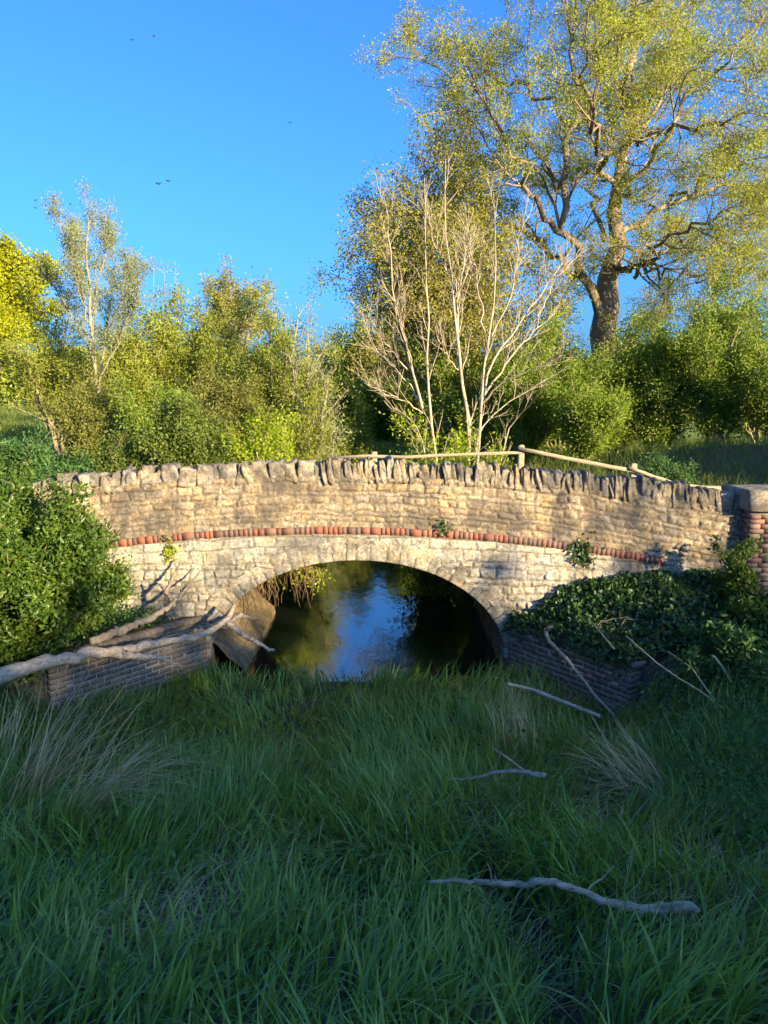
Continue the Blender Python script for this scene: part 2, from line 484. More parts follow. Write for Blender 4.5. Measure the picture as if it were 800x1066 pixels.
def in_arch(x, z, grow=0.0):
    u = (np.asarray(x) - XC) / (AA + grow); v = (np.asarray(z) - SPRING) / (BBH + grow)
    return np.where(z < SPRING, np.abs(u) < 1, u * u + v * v < 1)


# spandrel (front) : masked relief grid, top edge follows the string course
st = .017
xs = np.arange(XL, XR, st); vs = np.linspace(0, 1, 160)
X, Vv = np.meshgrid(xs, vs); Z = -.15 + Vv * (ZS_BOT + .02 + hump(X) + .15 + (ZS_TOP - ZS_BOT) * ((X > XS1) | (X < XS0)))
lay = Stones(11, XL, XR, -.3, 3.0, (.15, .25), (.24, .52), .014, .06)
rid, mort, h = relief(lay, X, Z - hump(X) * .6, .012, .018, .022, 1)
rub = Stones(12, XL, XR, -.3, 3.0, (.09, .17), (.12, .34), .03, .1)
rid2, mort2, h2 = relief(rub, X, Z, .014, .034, .03, 2)
mixr = sstep(.7, 1.4, np.abs(X.ravel() - XC - .1)) * sstep(0.15, .45, (ZS_BOT + hump(X) - Z).ravel() + .25 * (fbm(X * 2, Z * 2, 5).ravel() - .5))
h = h * (1 - mixr) + h2 * mixr; mort = mort * (1 - mixr) + mort2 * mixr * .8; rid = np.where(mixr > .5, rid2, rid)
keep = ~in_arch(X, Z, .12)
q = (np.arange(len(vs) - 1)[:, None] * len(xs) + np.arange(len(xs) - 1)[None, :]).ravel()
Qs = np.stack([q, q + 1, q + len(xs) + 1, q + len(xs)], -1)
kf = keep.ravel()[Qs].all(1)
bpart('spandrel_wall', np.stack([X.ravel(), YF - h, Z.ravel()], -1), Qs[kf], M['spandrel'], True, {'rnd': rid, 'mort': mort})

# parapet front face and its top
vs = np.linspace(0, 1, 66); X, Vv = np.meshgrid(xs, vs)
Z = ZS_TOP - .01 + hump(X) + Vv * (ZP_TOP - ZS_TOP + .01 + hump_top(X) - hump(X))
lay = Stones(21, XL, XR, -1, 3, (.075, .16), (.12, .36), .022, .06)
rid, mort, h = relief(lay, X, Z - hump(X) - ZS_TOP, .015, .03, .02, 3)
smear = sstep(.42, .6, fbm(X.ravel() * 1.3, Z.ravel() * 1.3, 77, 4)); mort = np.maximum(mort, smear * .4)
h = h * (1 - .35 * smear) + .01 * smear
q = (np.arange(len(vs) - 1)[:, None] * len(xs) + np.arange(len(xs) - 1)[None, :]).ravel()
Qs = np.stack([q, q + 1, q + len(xs) + 1, q + len(xs)], -1)
V = np.stack([X.ravel(), YF - .015 - h, Z.ravel()], -1)
# carry the top back over the wall and down behind
nb = 8; Xb = np.repeat(xs[None, ::1], nb, 0); yb = np.array([YF + .02, YF + .1, YF + .2, YF + .3, YF + .4, YF + .42, YF + .42, YF + .42])[:, None]
zb = np.array([0, .01, 0, .01, 0, -.05, -.4, -1.0])[:, None] + ZP_TOP + hump_top(Xb)
Vb = np.stack([Xb.ravel(), np.repeat(yb, len(xs), 1).ravel(), zb.ravel()], -1)
nV = len(V); qb = (np.arange(nb)[:, None] * len(xs) + np.arange(len(xs) - 1)[None, :]).ravel() + nV - len(xs)
Qb = np.stack([qb, qb + 1, qb + len(xs) + 1, qb + len(xs)], -1)
bpart('parapet', np.concatenate([V, Vb]), np.concatenate([Qs, Qb]), M['parapet'], True,
      {'rnd': np.concatenate([rid, np.full(len(Vb), .4)]), 'mort': np.concatenate([mort, np.full(len(Vb), .7)])})

# arch ring: voussoirs in polar strips
ns = 420; nr = 26
th = np.linspace(math.pi, 0, ns); R = np.linspace(0, 1, nr)
ex = XC + AA * np.cos(th); ez = SPRING + BBH * np.sin(th)
nxn = np.cos(th) / AA; nzn = np.sin(th) / BBH; ln = np.hypot(nxn, nzn); nxn /= ln; nzn /= ln
arc = np.concatenate([[0], np.cumsum(np.hypot(np.diff(ex), np.diff(ez)))])
cuts = [0.0]; rr = random.Random(3)
while cuts[-1] < arc[-1]: cuts.append(cuts[-1] + rr.uniform(.13, .27))
cuts = np.array(cuts); hts = np.array([rr.uniform(.27, .37) for _ in cuts])
S_, R_ = np.meshgrid(arc, R)
Sw = S_ + .012 * (fbm(S_ * 6, R_ * 3, 8, 3) - .5) * 2
j = np.clip(np.searchsorted(cuts, Sw) - 1, 0, len(cuts) - 2)
e = np.minimum(Sw - cuts[j], cuts[j + 1] - Sw); hh = hts[j]
e2 = np.minimum(e, np.minimum((1 - R_) * hh, R_ * hh + .02))
mort = (1 - sstep(.004, .014, e2)); rid = _hash(j, j * 0, 31)
h = .012 + .016 * sstep(0, .03, e2) + (rid - .5) * .014 + .012 * (fbm(S_ * 9, R_ * 3, 50, 5) - .5) * 2
h = h * (1 - .8 * (R_ > .97))
PX = ex[None, :] + nxn[None, :] * R_ * hh; PZ = ez[None, :] + nzn[None, :] * R_ * hh
V = np.stack([PX.ravel(), YF - h.ravel(), PZ.ravel()], -1)
Vi = np.stack([ex, np.full(ns, YF + .45), ez], -1)   # intrados return
q = (np.arange(nr - 1)[:, None] * ns + np.arange(ns - 1)[None, :]).ravel()
Qr = np.stack([q, q + 1, q + ns + 1, q + ns], -1)
q0 = np.arange(ns - 1); Qi = np.stack([len(V) + q0, len(V) + q0 + 1, q0 + 1, q0], -1)
Vo = np.stack([PX[-1], np.full(ns, YF + .05), PZ[-1]], -1)
b0 = len(V) + ns; Qo = np.stack([(nr - 1) * ns + q0, (nr - 1) * ns + q0 + 1, b0 + q0 + 1, b0 + q0], -1)
bpart('arch_ring', np.concatenate([V, Vi, Vo]), np.concatenate([Qr, Qi, Qo]), M['voussoir'], True,
      {'rnd': np.concatenate([rid.ravel(), rid[0], rid[0]]), 'mort': np.concatenate([mort.ravel(), mort[0], mort[0]])})

# barrel : jambs + vault, relief inwards
thb = np.linspace(math.pi, 0, 170)
px_ = np.concatenate([np.full(24, XC - AA), XC + AA * np.cos(thb), np.full(24, XC + AA)])
pz_ = np.concatenate([np.linspace(-.4, SPRING - .02, 24), SPRING + BBH * np.sin(thb), np.linspace(SPRING - .02, -.4, 24)])
nxb = np.concatenate([np.full(24, 1.), -np.cos(thb) / AA, np.full(24, -1.)]); nzb = np.concatenate([np.zeros(24), -np.sin(thb) / BBH, np.zeros(24)])
l = np.hypot(nxb, nzb); nxb /= l; nzb /= l
arcb = np.concatenate([[0], np.cumsum(np.hypot(np.diff(px_), np.diff(pz_)))])
yb = np.arange(YF + .02, YB, .03)
AR, YY = np.meshgrid(arcb, yb)
rid, mort, h = relief(Stones(61, YF - 1, YB + 1, -.2, 8, (.09, .16), (.18, .4), .02), YY, AR, .012, .02, .014, 6)
h = h.reshape(AR.shape) - .03
V = np.stack([px_[None] + nxb[None] * h, YY, pz_[None] + nzb[None] * h], -1)
n_ = len(arcb); q = (np.arange(len(yb) - 1)[:, None] * n_ + np.arange(n_ - 1)[None, :]).ravel()
bpart('arch_barrel', V, np.stack([q, q + n_, q + n_ + 1, q + 1], -1), M['barrel'], True, {'rnd': rid, 'mort': mort})

n_ = 60; yf_ = np.linspace(YF + .03, YB - .4, n_); prof = [(0, .55), (.12, .5), (.3, .3), (.52, .12), (.6, -.35)]
Xf = np.stack([XC - AA - .02 + a + .08 * (fbm(yf_ * 3, yf_ * 0 + a * 5, 91) - .5) for a, b in prof]); Zf = np.stack([b + .10 * (fbm(yf_ * 3, yf_ * 0 + a * 7, 92) - .5) for a, b in prof])
q = (np.arange(4)[:, None] * n_ + np.arange(n_ - 1)[None, :]).ravel()
bpart('footing', np.stack([Xf, np.repeat(yf_[None], 5, 0), Zf], -1), np.stack([q, q + 1, q + n_ + 1, q + n_], -1), M['barrel'], True, {'rnd': np.full(5 * n_, .5), 'mort': np.zeros(5 * n_)})

# back face with its own opening, and the deck
xs2 = np.arange(XL, XR, .06); vs2 = np.linspace(0, 1, 48); X, Vv = np.meshgrid(xs2, vs2); Z = -.4 + Vv * (2.42 + hump(X) + .4)
rid, mort, h = relief(Stones(71, XL, XR, -.6, 3, (.12, .2), (.2, .45), .02), X, Z, .03, .02, .01, 7)
keep = ~in_arch(X, Z, -.06)
q = (np.arange(47)[:, None] * len(xs2) + np.arange(len(xs2) - 1)[None, :]).ravel(); Qs = np.stack([q, q + len(xs2), q + len(xs2) + 1, q + 1], -1)
bpart('rear_wall', np.stack([X.ravel(), YB + h, Z.ravel()], -1), Qs[keep.ravel()[Qs].all(1)], M['spandrel'], True, {'rnd': rid, 'mort': mort})
yd = np.linspace(YF + .3, YB + .02, 20); X, Y = np.meshgrid(xs2, yd); Z = 2.40 + hump(X) + .06 * (fbm(X * 2, Y * 2, 4) - .5)
q = (np.arange(19)[:, None] * len(xs2) + np.arange(len(xs2) - 1)[None, :]).ravel()
bpart('deck', np.stack([X, Y, Z], -1), np.stack([q, q + 1, q + len(xs2) + 1, q + len(xs2)], -1), M['track'])

# string course of bricks on edge
rng = np.random.default_rng(5); mb = MB()
x = W(96, 556, YF)[0]; xe = W(692, 575, YF)[0]
while x < xe:
    wd = rng.uniform(.062, .078) if rng.random() < .8 else rng.uniform(.1, .2)
    zc = (ZS_TOP + ZS_BOT) / 2 + float(hump(x + wd / 2)); sl = math.atan(-2 * KH * (x - XH))
    ca, sa = math.cos(sl), math.sin(sl)
    mb.box((x + wd / 2, YF + .034 + rng.uniform(-.003, .003), zc + rng.uniform(-.002, .002)), (wd, .13, ZS_TOP - ZS_BOT - .016 + rng.uniform(-.006, .002)), [[ca, 0, -sa], [0, 1, 0], [sa, 0, ca]], .005, rng)
    x += wd + rng.uniform(.004, .008)
sc_ = mb.build('string_course', M['red_brick'], bridge, BL)
mb = MB()
xq = np.linspace(XS0, xe, 80); zt = hump(xq)
Vt = np.concatenate([np.stack([xq, np.full(80, YF + y), z + zt], -1) for y, z in ((.0, ZS_BOT - .03), (-.019, ZS_BOT + .004), (-.021, ZS_TOP - .004), (.0, ZS_TOP + .03))])
Qt = np.concatenate([np.stack([a * 80 + np.arange(79), a * 80 + np.arange(1, 80), (a + 1) * 80 + np.arange(1, 80), (a + 1) * 80 + np.arange(79)], -1) for a in range(3)])
np_mesh('bed_joint', Vt, Qt, None, M['lime'], sc_, BL)


def rock(w_, d_, h_, seed, n=6, round_=.12, rough=.1, peak=0):
    """irregular stone block, base at z=0"""
    r = np.random.default_rng(seed)
    u = np.linspace(-1, 1, n)
    A, B = np.meshgrid(u, u); A = A.ravel(); B = B.ravel(); one = np.ones_like(A)
    faces = [(A, B, one), (B, A, -one), (one, A, B), (-one, B, A), (B, one, A), (A, -one, B)]
    mb = MB(); k = (np.arange(n - 1)[:, None] * n + np.arange(n - 1)[None, :]).ravel(); Qk = np.stack([k, k + 1, k + n + 1, k + n], -1)
    ph = r.uniform(0, 99, 3)
    for f in faces:
        P = np.stack(f, -1)
        nn = (np.abs(P) ** 6).sum(1) ** (1 / 6.); Pn = P / nn[:, None]
        P = P * (1 - round_) + Pn * round_
        dis = fbm(P[:, 0] * .9 + P[:, 2] * .7 + ph[0], P[:, 1] * .9 + P[:, 2] * .5 + ph[1], seed % 97, 3) - .5
        P = P * (1 + rough * 2 * dis[:, None])
        P[:, 0] *= 1 - peak * np.clip(P[:, 2], 0, 1)
        mb.add(P * np.array([w_ / 2, d_ / 2, h_ / 2]) + np.array([0, 0, h_ / 2]), Qk)
    V = np.concatenate(mb.V); Q = np.concatenate(mb.Q)
    key = np.round(V, 5); _, idx, inv = np.unique(key, axis=0, return_index=True, return_inverse=True)
    return V[idx], np.asarray(inv).ravel()[Q]


def rot_xyz(rx, ry, rz):
    return np.array((Vector((1, 0, 0)), Vector((0, 1, 0)), Vector((0, 0, 1)))) if False else np.array(__import__('mathutils').Euler((rx, ry, rz)).to_matrix())


rr = random.Random(15); x = XL + .05; k = 0
while x < XR - .1:
    big = -3.2 < x < -1.0
    wd = rr.uniform(.12, .28) if big else (rr.uniform(.07, .15) if x > -1 else rr.uniform(.11, .26))
    ht = rr.uniform(.25, .33) if x > -3.2 else rr.uniform(.22, .34)
    ht *= rr.choice((1, .95, .9, .82, .88, 1.05))
    V, Q = rock(wd, .44, ht + .04, 100 + k, 8, .3, rr.uniform(.25, .42), rr.uniform(.0, .4) if not big else .05)
    V = V @ rot_xyz(rr.uniform(-.08, .05), rr.uniform(-.14, .14), rr.uniform(-.1, .1)).T
    pos = np.array([x + wd / 2, YF + .2 + rr.uniform(-.03, .02), ZP_TOP + float(hump_top(x)) - .09])
    np_mesh('coping_stone', V + pos, Q, None, M['coping'], bridge, BL, True, {'rnd': np.full(len(V), rr.random()), 'mort': np.zeros(len(V))})
    x += wd + rr.uniform(-.055, .004); k += 1

# end pier with stone cap
PX0 = W(771, 560, YF)[0]; PF = 11.52
rng = np.random.default_rng(9)
mb = MB(); mb.box((PX0 + .42, PF + .46, 1.6), (.80, .86, 2.16)); pier = mb.build('pier', M['mortar'], bridge, BL)
mb = MB(); z = .9
row = 0
while z < 2.66:
    xx = PX0 + (-.06 if row % 2 else 0)
    while xx < PX0 + .84:
        a = max(xx, PX0); b = min(xx + .215, PX0 + .84)
        if b - a > .03: mb.box(((a + b) / 2, PF + .02, z), (b - a, .06, .064), None, .004, rng)
        xx += .227
    yy = PF - (.1 if row % 2 else 0)
    while yy < 12.25:
        a = max(yy, PF - .01); b = min(yy + .215, 12.25)
        if b - a > .03: mb.box((PX0 + .01, (a + b) / 2 + .03, z), (.05, b - a, .064), None, .004, rng)
        yy += .227
    z += .075; row += 1
mb.build('brick_facing', M['pier_brick'], pier, BL)
V, Q = rock(1.04, 1.06, .33, 555, 10, .35, .06)
np_mesh('pier_cap', V + np.array([PX0 + .43, PF + .40, 2.70]), Q, None, M['cap'], bridge, BL, True, {'rnd': np.full(len(V), .5), 'mort': np.zeros(len(V))})


# wing walls in dark brick
def wing(a, b, ztop, ret=None, seed=1):
    rng = np.random.default_rng(seed)
    core = MB(); mb = MB(); cap = MB()
    segs = [(a, b)] + ([(b, ret)] if ret is not None else [])
    for si, (p, q) in enumerate(segs):
        p = np.array(p); q = np.array(q); L = np.linalg.norm(q - p); t = (q - p) / L
        nrm = np.array([t[1], -t[0]])
        if nrm[1] > 0: nrm = -nrm                      # faces the channel / camera
        ang = math.atan2(t[1], t[0]); ca, sa = math.cos(ang), math.sin(ang)
        Rm = [[ca, -sa, 0], [sa, ca, 0], [0, 0, 1]]
        c = (p + q) / 2 - nrm * .1278
        core.box((c[0], c[1], ztop / 2 - .3), (L - .012, .25 - si * .01, ztop + .6 - .09 - si * .004), Rm)
        nrow = int((ztop + .3) / .079)
        for r in range(nrow):
            z = ztop - .045 - .079 * r
            x = -.11 if r % 2 else 0
            while x < L:
                x0 = max(x, .0); x1 = min(x + .209, L)
                if x1 - x0 > .03:
                    cc = p + t * (x0 + x1) / 2 - nrm * (.049 + rng.uniform(-.003, .003))
                    mb.box((cc[0], cc[1], z + rng.uniform(-.003, .003)), (x1 - x0, .1, .066), Rm, .003, rng)
                x += .225
        x = 0
        while x < L:                                     # coping course of headers
            wd = rng.uniform(.1, .12); cc = p + t * (x + wd / 2) - nrm * (.12 + rng.uniform(-.01, .01))
            cap.box((cc[0], cc[1], ztop + .028 + rng.uniform(-.008, .008) + (.003 if si else 0)), (wd - .012, .27, .07), Rm, .008, rng); x += wd
    o = core.build('wing_wall', M['wing_mortar'], bridge, BL)
    mb.build('brick_face', M['blue_brick'], o, BL); cap.build('brick_coping', M['blue_brick'], o, BL)


WR0 = W(528, 650, YF)[:2]; WR1 = W(657, 692, 9.85)[:2]; WR2 = W(698, 692, 10.25)[:2]
ZWR = W(657, 691, 9.85)[2]
wing(WR0, WR1, ZWR - .05, WR2, 2)
WL0 = W(217, 650, YF)[:2]; WL1 = W(52, 700, 9.75)[:2]
wing(WL1, WL0, W(217, 645, YF)[2], None, 3)

# red brick wall running on beyond the pier
rng = np.random.default_rng(19); wallx = thing('brick_wall', 'short run of red brick garden wall just beyond the capped end pier', 'wall', (PX0 + 2.0, 12.0, 2.0))
mb = MB(); mb.box((PX0 + 2.3, 12.0, 1.9), (2.9, .2, 1.5)); mb.build('core', M['mortar'], wallx, tuple(wallx.location))
mb = MB()
for r in range(20):
    x = PX0 + .86 - (.11 if r % 2 else 0)
    while x < PX0 + 3.7:
        mb.box((x + .107, 11.895, 1.2 + r * .075), (.213, .06, .065), None, .003, rng); x += .225
mb.build('brickwork', M['red_brick'], wallx, tuple(wallx.location))


# ------------------------------------------------------------------ trees
def children(P, R, k, t0, t1, ang, angj, L, n, wander, up, rr, rmin, rng, trop=0., lens=None):
    """k child branches on every branch of (P, R); returns P2, R2"""
    B, n0, _ = P.shape
    if B == 0: return np.zeros((0, n, 3)), np.zeros((0, n))
    idx = np.repeat(np.arange(B), k)
    t = t0 + (t1 - t0) * (np.tile(np.arange(k), B) + rng.random(B * k)) / k
    f = np.clip(t * (n0 - 1), 0, n0 - 1.001); i = f.astype(int); fr = (f - i)[:, None]
    pos = P[idx, i] * (1 - fr) + P[idx, i + 1] * fr
    tan = P[idx, i + 1] - P[idx, i]; tan /= np.linalg.norm(tan, axis=1, keepdims=True) + 1e-9
    r0 = R[idx, i] * (1 - fr[:, 0]) + R[idx, i + 1] * fr[:, 0]
    perp = rng.normal(size=(B * k, 3)); perp -= (perp * tan).sum(1, keepdims=True) * tan; perp /= np.linalg.norm(perp, axis=1, keepdims=True) + 1e-9
    a = (ang + angj * rng.normal(size=B * k))[:, None]
    d = np.cos(a) * tan + np.sin(a) * perp; d[:, 2] += up; d /= np.linalg.norm(d, axis=1, keepdims=True)
    plen = np.linalg.norm(np.diff(P, axis=1), axis=2).sum(1)[idx]
    ll = (L * plen if L < 0 else L) if not callable(L) else L(plen, t)
    ll = np.abs(ll) * rng.uniform(.55, 1.25, B * k) * (1 - .45 * t)
    pts = [pos]; dd = d
    for s in range(n - 1):
        dd = dd + wander * rng.normal(size=dd.shape); dd[:, 2] += trop
        dd /= np.linalg.norm(dd, axis=1, keepdims=True)
        pts.append(pts[-1] + dd * (ll / (n - 1))[:, None])
    P2 = np.stack(pts, 1)
    rs = np.maximum(np.minimum(r0 * rr, r0 * .9), rmin)[:, None]
    R2 = rs * np.linspace(1, .35, n)[None, :]
    R2 = np.maximum(R2, rmin * .6)
    return P2, R2


def resample(pts, rad, n=14, jit=0, rng=None):
    pts = np.array(pts, float); rad = np.array(rad, float)
    s = np.concatenate([[0], np.cumsum(np.linalg.norm(np.diff(pts, axis=0), axis=1))]); t = np.linspace(0, s[-1], n)
    # smooth Catmull-Rom-ish through linear + averaging
    P = np.stack([np.interp(t, s, pts[:, k]) for k in range(3)], 1); R = np.interp(t, s, rad)
    for _ in range(2):
        P[1:-1] = .25 * P[:-2] + .5 * P[1:-1] + .25 * P[2:]
    if jit: P[1:-1] += rng.normal(size=P[1:-1].shape) * jit
    return P, R


def leafy(mb, P, n, size, wr, rng, t0=.2, spread=.12, dirmix=.6, hang=0.):
    """n leaves along every twig of P"""
    B, n0, _ = P.shape
    if B == 0: return
    idx = np.repeat(np.arange(B), n); t = t0 + (1 - t0) * rng.random(B * n)
    f = np.clip(t * (n0 - 1), 0, n0 - 1.001); i = f.astype(int); fr = (f - i)[:, None]
    pos = P[idx, i] * (1 - fr) + P[idx, i + 1] * fr; tan = P[idx, i + 1] - P[idx, i]; tan /= np.linalg.norm(tan, axis=1, keepdims=True) + 1e-9
    d = tan * dirmix + rng.normal(size=(B * n, 3)) * .7; d[:, 2] -= hang
    pos = pos + rng.normal(size=pos.shape) * spread
    mb.leaves(pos, d, size * rng.uniform(.6, 1.3, B * n), wr, rng)


def shrub(name, label, cat, base, height, spread, stems, mat, bark, rng, group=None, leaf=.07, wr=.45, nleaf=14, k1=7, k2=6, upright=.25, stem_r=.03, lspread=.1, bare=.12, wander=.1, trunk_name='stems', crown_name='crown', hang=0., tw=1.0, asym=(0, 0)):
    base = np.array([base[0], base[1], float(ground_h(base[0], base[1])) - .05])
    o = thing(name, label, cat, base, group)
    n = 9; P = []; R = []
    for s in range(stems):
        az = 2 * math.pi * (s + rng.random()) / stems; rad = math.sqrt(rng.uniform(.02, 1))
        end = np.array([math.cos(az) * rad * spread + asym[0] * height, math.sin(az) * rad * spread + asym[1] * height, height * (1 - .42 * rad ** 2) * rng.uniform(.58, 1.04)])
        st_ = np.array([rng.normal() * .06 * spread, rng.normal() * .06 * spread, 0])
        t = np.linspace(0, 1, n)[:, None]
        bow = t ** (1 + upright * 2.5)
        pts = st_ + np.concatenate([(end[:2] - st_[:2]) * bow, (end[2:] - st_[2:]) * t], 1)
        pts[1:] += np.cumsum(rng.normal(size=(n - 1, 3)) * height * .012, 0)
        P.append(pts + base); R.append(stem_r * rng.uniform(.6, 1.2) * np.linspace(1, .25, n))
    P = np.array(P); R = np.array(R)
    P1, R1 = children(P, R, k1, bare, .98, .75, .2, lambda l, t: .34 * l * tw, 6, wander, .25, .5, .006, rng, .05)
    P2, R2 = children(P1, R1, k2, .15, .98, .7, .25, lambda l, t: .42 * l, 4, wander, .15, .5, .004, rng)
    tb = MB(); tb.tubes(P, R, 6); tb.tubes(P1, R1, 4); tb.tubes(P2, R2, 3)
    tb.build(trunk_name, bark, o, tuple(o.location), True)
    lb = MB(); leafy(lb, P2, nleaf, leaf, wr, rng, .1, lspread, .6, hang); leafy(lb, P1[:, 3:], max(1, nleaf // 2), leaf, wr, rng, .1, lspread, .6, hang)
    lb.build(crown_name, mat, o, tuple(o.location))
    return o


M['oak_leaf'] = leaf_mat('young_oak_leaves', [(.22, .20, .025), (.31, .34, .03), (.40, .45, .045), (.33, .41, .05)], .5, .5, .35)
M['bronze_leaf'] = leaf_mat('bronze_oak_leaves', [(.22, .19, .04), (.30, .29, .05), (.30, .34, .06)], .45, .5, .35)
M['willow_leaf'] = leaf_mat('willow_leaves', [(0.167, 0.197, .03), (0.251, 0.290, .04), (0.307, 0.360, .05), (0.335, 0.394, .09)], .45, .5, .5)
M['olive_leaf'] = leaf_mat('olive_scrub_leaves', [(0.140, 0.151, .035), (0.205, 0.220, .045), (0.251, 0.290, .07)], .4, .55, .5)
M['grey_leaf'] = leaf_mat('grey_budding_leaves', [(0.186, 0.209, .09), (0.260, 0.302, .13), (0.316, 0.371, .18)], .4, .6, .6)
M['sallow_leaf'] = leaf_mat('sallow_leaves', [(0.112, 0.174, .02), (0.186, 0.267, .03), (0.251, 0.336, .045), (0.307, 0.394, .06)], .45, .5, .5)
M['yellow_leaf'] = leaf_mat('yellow_crown_leaves', [(0.242, 0.255, .01), (0.353, 0.383, .015), (0.409, 0.452, .025)], .45, .5, .4)
M['bright_leaf'] = leaf_mat('bright_shrub_leaves', [(0.205, 0.290, .015), (0.307, 0.394, .02), (0.372, 0.464, .04)], .5, .45, 1.2)
M['elder_leaf'] = leaf_mat('elder_leaves', [(.03, .065, .011), (.065, .125, .016), (.11, .18, .024), (.16, .23, .03)], .4, .4, 2.2, .4)
M['hawthorn_leaf'] = leaf_mat('hawthorn_leaves', [(.07, .11, .02), (.12, .17, .025), (.18, .22, .035)], .4, .45, 1.5, .4)
M['ivy_leaf'] = leaf_mat('ivy_leaves', [(.035, .085, .03), (.06, .125, .035), (.09, .16, .045)], .3, .4, 1.5, .5)
M['nettle_leaf'] = leaf_mat('nettle_leaves', [(.05, .12, .03), (.075, .165, .04), (.11, .21, .05)], .4, .5, 1.0)
M['grass'] = leaf_mat('sedge_blades', [(.08, .165, .037), (.15, .28, .05), (.22, .37, .065), (.36, .44, .125)], .45, .4, .9, .55)
M['meadow'] = leaf_mat('meadow_grass', [(.08, .13, .025), (.14, .19, .035), (.20, .23, .06)], .4, .5, .6)

rng = np.random.default_rng(42)

# ---- the great oak
OY = 30.0
ob = W(632, 400, OY); ob = np.array([ob[0], OY, float(ground_h(ob[0], OY)) - .1])
oak = thing('oak_tree', 'huge spreading oak with gnarled limbs and thin yellow-green spring leaves, tallest tree of all', 'tree', ob)


def wp(px, py, dy=0): return W(px, py, OY + dy)


mains = [
    ([ob, wp(634, 400), wp(630, 330), wp(640, 270), wp(645, 200), wp(652, 130), wp(660, 40, 1), wp(664, -60, 2)], [.88, .76, .66, .46, .32, .22, .14, .05]),
    ([wp(625, 330), wp(604, 285, -1), wp(590, 250, -2), wp(585, 190, -2.5), wp(602, 110, -2), wp(600, 20, -2), wp(590, -60, -3)], [.5, .42, .36, .30, .24, .15, .05]),
    ([wp(632, 310), wp(600, 285, 1), wp(575, 270, 2), wp(558, 240, 3), wp(520, 235, 3.5), wp(480, 215, 4), wp(440, 225, 5)], [.45, .38, .32, .26, .18, .12, .04]),
    ([wp(590, 245, -2), wp(560, 215, -3), wp(540, 170, -4), wp(510, 110, -4.5), wp(470, 80, -5), wp(446, 62, -5)], [.3, .24, .19, .14, .09, .03]),
    ([wp(602, 130, -2), wp(560, 95, -1), wp(520, 85, 0), wp(485, 70, 1), wp(462, 60, 1)], [.2, .16, .12, .08, .03]),
    ([wp(640, 285), wp(655, 278, -1), wp(682, 274, -2)], [.36, .27, .19]),
    ([wp(682, 274, -2), wp(700, 285, -2.5), wp(725, 290, -3), wp(760, 310, -3.5)], [.15, .10, .07, .03]),
    ([wp(643, 250), wp(680, 228, 1), wp(715, 205, 2), wp(750, 195, 2.5), wp(800, 200, 3), wp(850, 190, 4)], [.34, .28, .23, .17, .1, .03]),
    ([wp(645, 215), wp(668, 180, -1.5), wp(690, 150, -2.5), wp(725, 100, -3), wp(770, 50, -4), wp(800, 10, -4)], [.28, .24, .2, .15, .09, .03]),
    ([wp(650, 160), wp(690, 110, 1), wp(700, 50, 2), wp(720, 0, 2), wp(740, -60, 2)], [.26, .2, .15, .1, .03]),
    ([wp(690, 225, 1), wp(730, 240, 0), wp(770, 235, -1), wp(830, 250, -2)], [.16, .12, .08, .03]),
    ([wp(660, 290, -1), wp(690, 250, -3), wp(740, 225, -5), wp(790, 215, -6)], [.2, .16, .11, .04]),
    ([wp(628, 250), wp(610, 200, 3), wp(640, 140, 5), wp(620, 70, 6), wp(630, 0, 7)], [.26, .22, .17, .11, .04]),
    ([wp(640, 200), wp(620, 140, -5), wp(610, 60, -7), wp(640, -20, -8)], [.26, .2, .13, .04]),
    ([wp(655, 130), wp(700, 80, 4), wp(760, 80, 5), wp(810, 110, 5)], [.2, .15, .1, .04]),
    ([wp(585, 190, -2.5), wp(550, 150, 0), wp(520, 150, 1), wp(490, 130, 1)], [.16, .12, .08, .03]),
    ([wp(700, 215, 2), wp(740, 180, 0), wp(780, 170, -2), wp(820, 160, -3)], [.2, .15, .1, .03]),
    ([wp(655, 150), wp(700, 130, -5), wp(750, 130, -7), wp(800, 110, -8)], [.22, .17, .1, .03]),
    ([wp(655, 110), wp(660, 60, 4), wp(700, 10, 5), wp(760, -20, 5)], [.2, .15, .1, .03]),
    ([wp(640, 260), wp(690, 265, 3), wp(740, 262, 5), wp(800, 275, 6)], [.2, .14, .1, .03]),
    ([wp(652, 120), wp(640, 40, -3), wp(680, -40, -4)], [.18, .12, .04]),
]
P = []; R = []
for pts, rad in mains:
    p_, r_ = resample(pts, np.array(rad) * (.72 if len(P) == 0 else .38), 18, .16, rng); P.append(p_); R.append(r_)
P = np.array(P); R = np.array(R)
tb = MB(); tb.tubes(P, R, 10)
P1, R1 = children(P[1:], R[1:], 11, .25, 1, .8, .22, 3.4, 9, .16, .14, .5, .02, rng, .02)
Pt, Rt = children(P[:1], R[:1], 16, .5, 1, .9, .2, 3.2, 9, .14, .15, .4, .03, rng, .02); P1 = np.concatenate([P1, Pt]); R1 = np.concatenate([R1, Rt])
P2, R2 = children(P1, R1, 7, .2, 1, .75, .25, 1.5, 6, .18, .1, .5, .012, rng)
P3, R3 = children(P2, R2, 7, .2, 1, .7, .25, .7, 4, .2, .05, .5, .008, rng)
tb.tubes(P1, R1, 5); tb.tubes(P2, R2, 4); tb.tubes(P3, R3, 3)
tb.build('trunk', M['oak_bark'], oak, tuple(oak.location), True)
lb = MB(); leafy(lb, P3, 16, .072, .5, rng, .2, .09, .6, .1)
ends = rng.random(len(P2)) < .4
leafy(lb, P2[ends][:, 3:], 70, .075, .5, rng, .3, .26, .5, .1)
lb.build('crown', M['oak_leaf'], oak, tuple(oak.location))


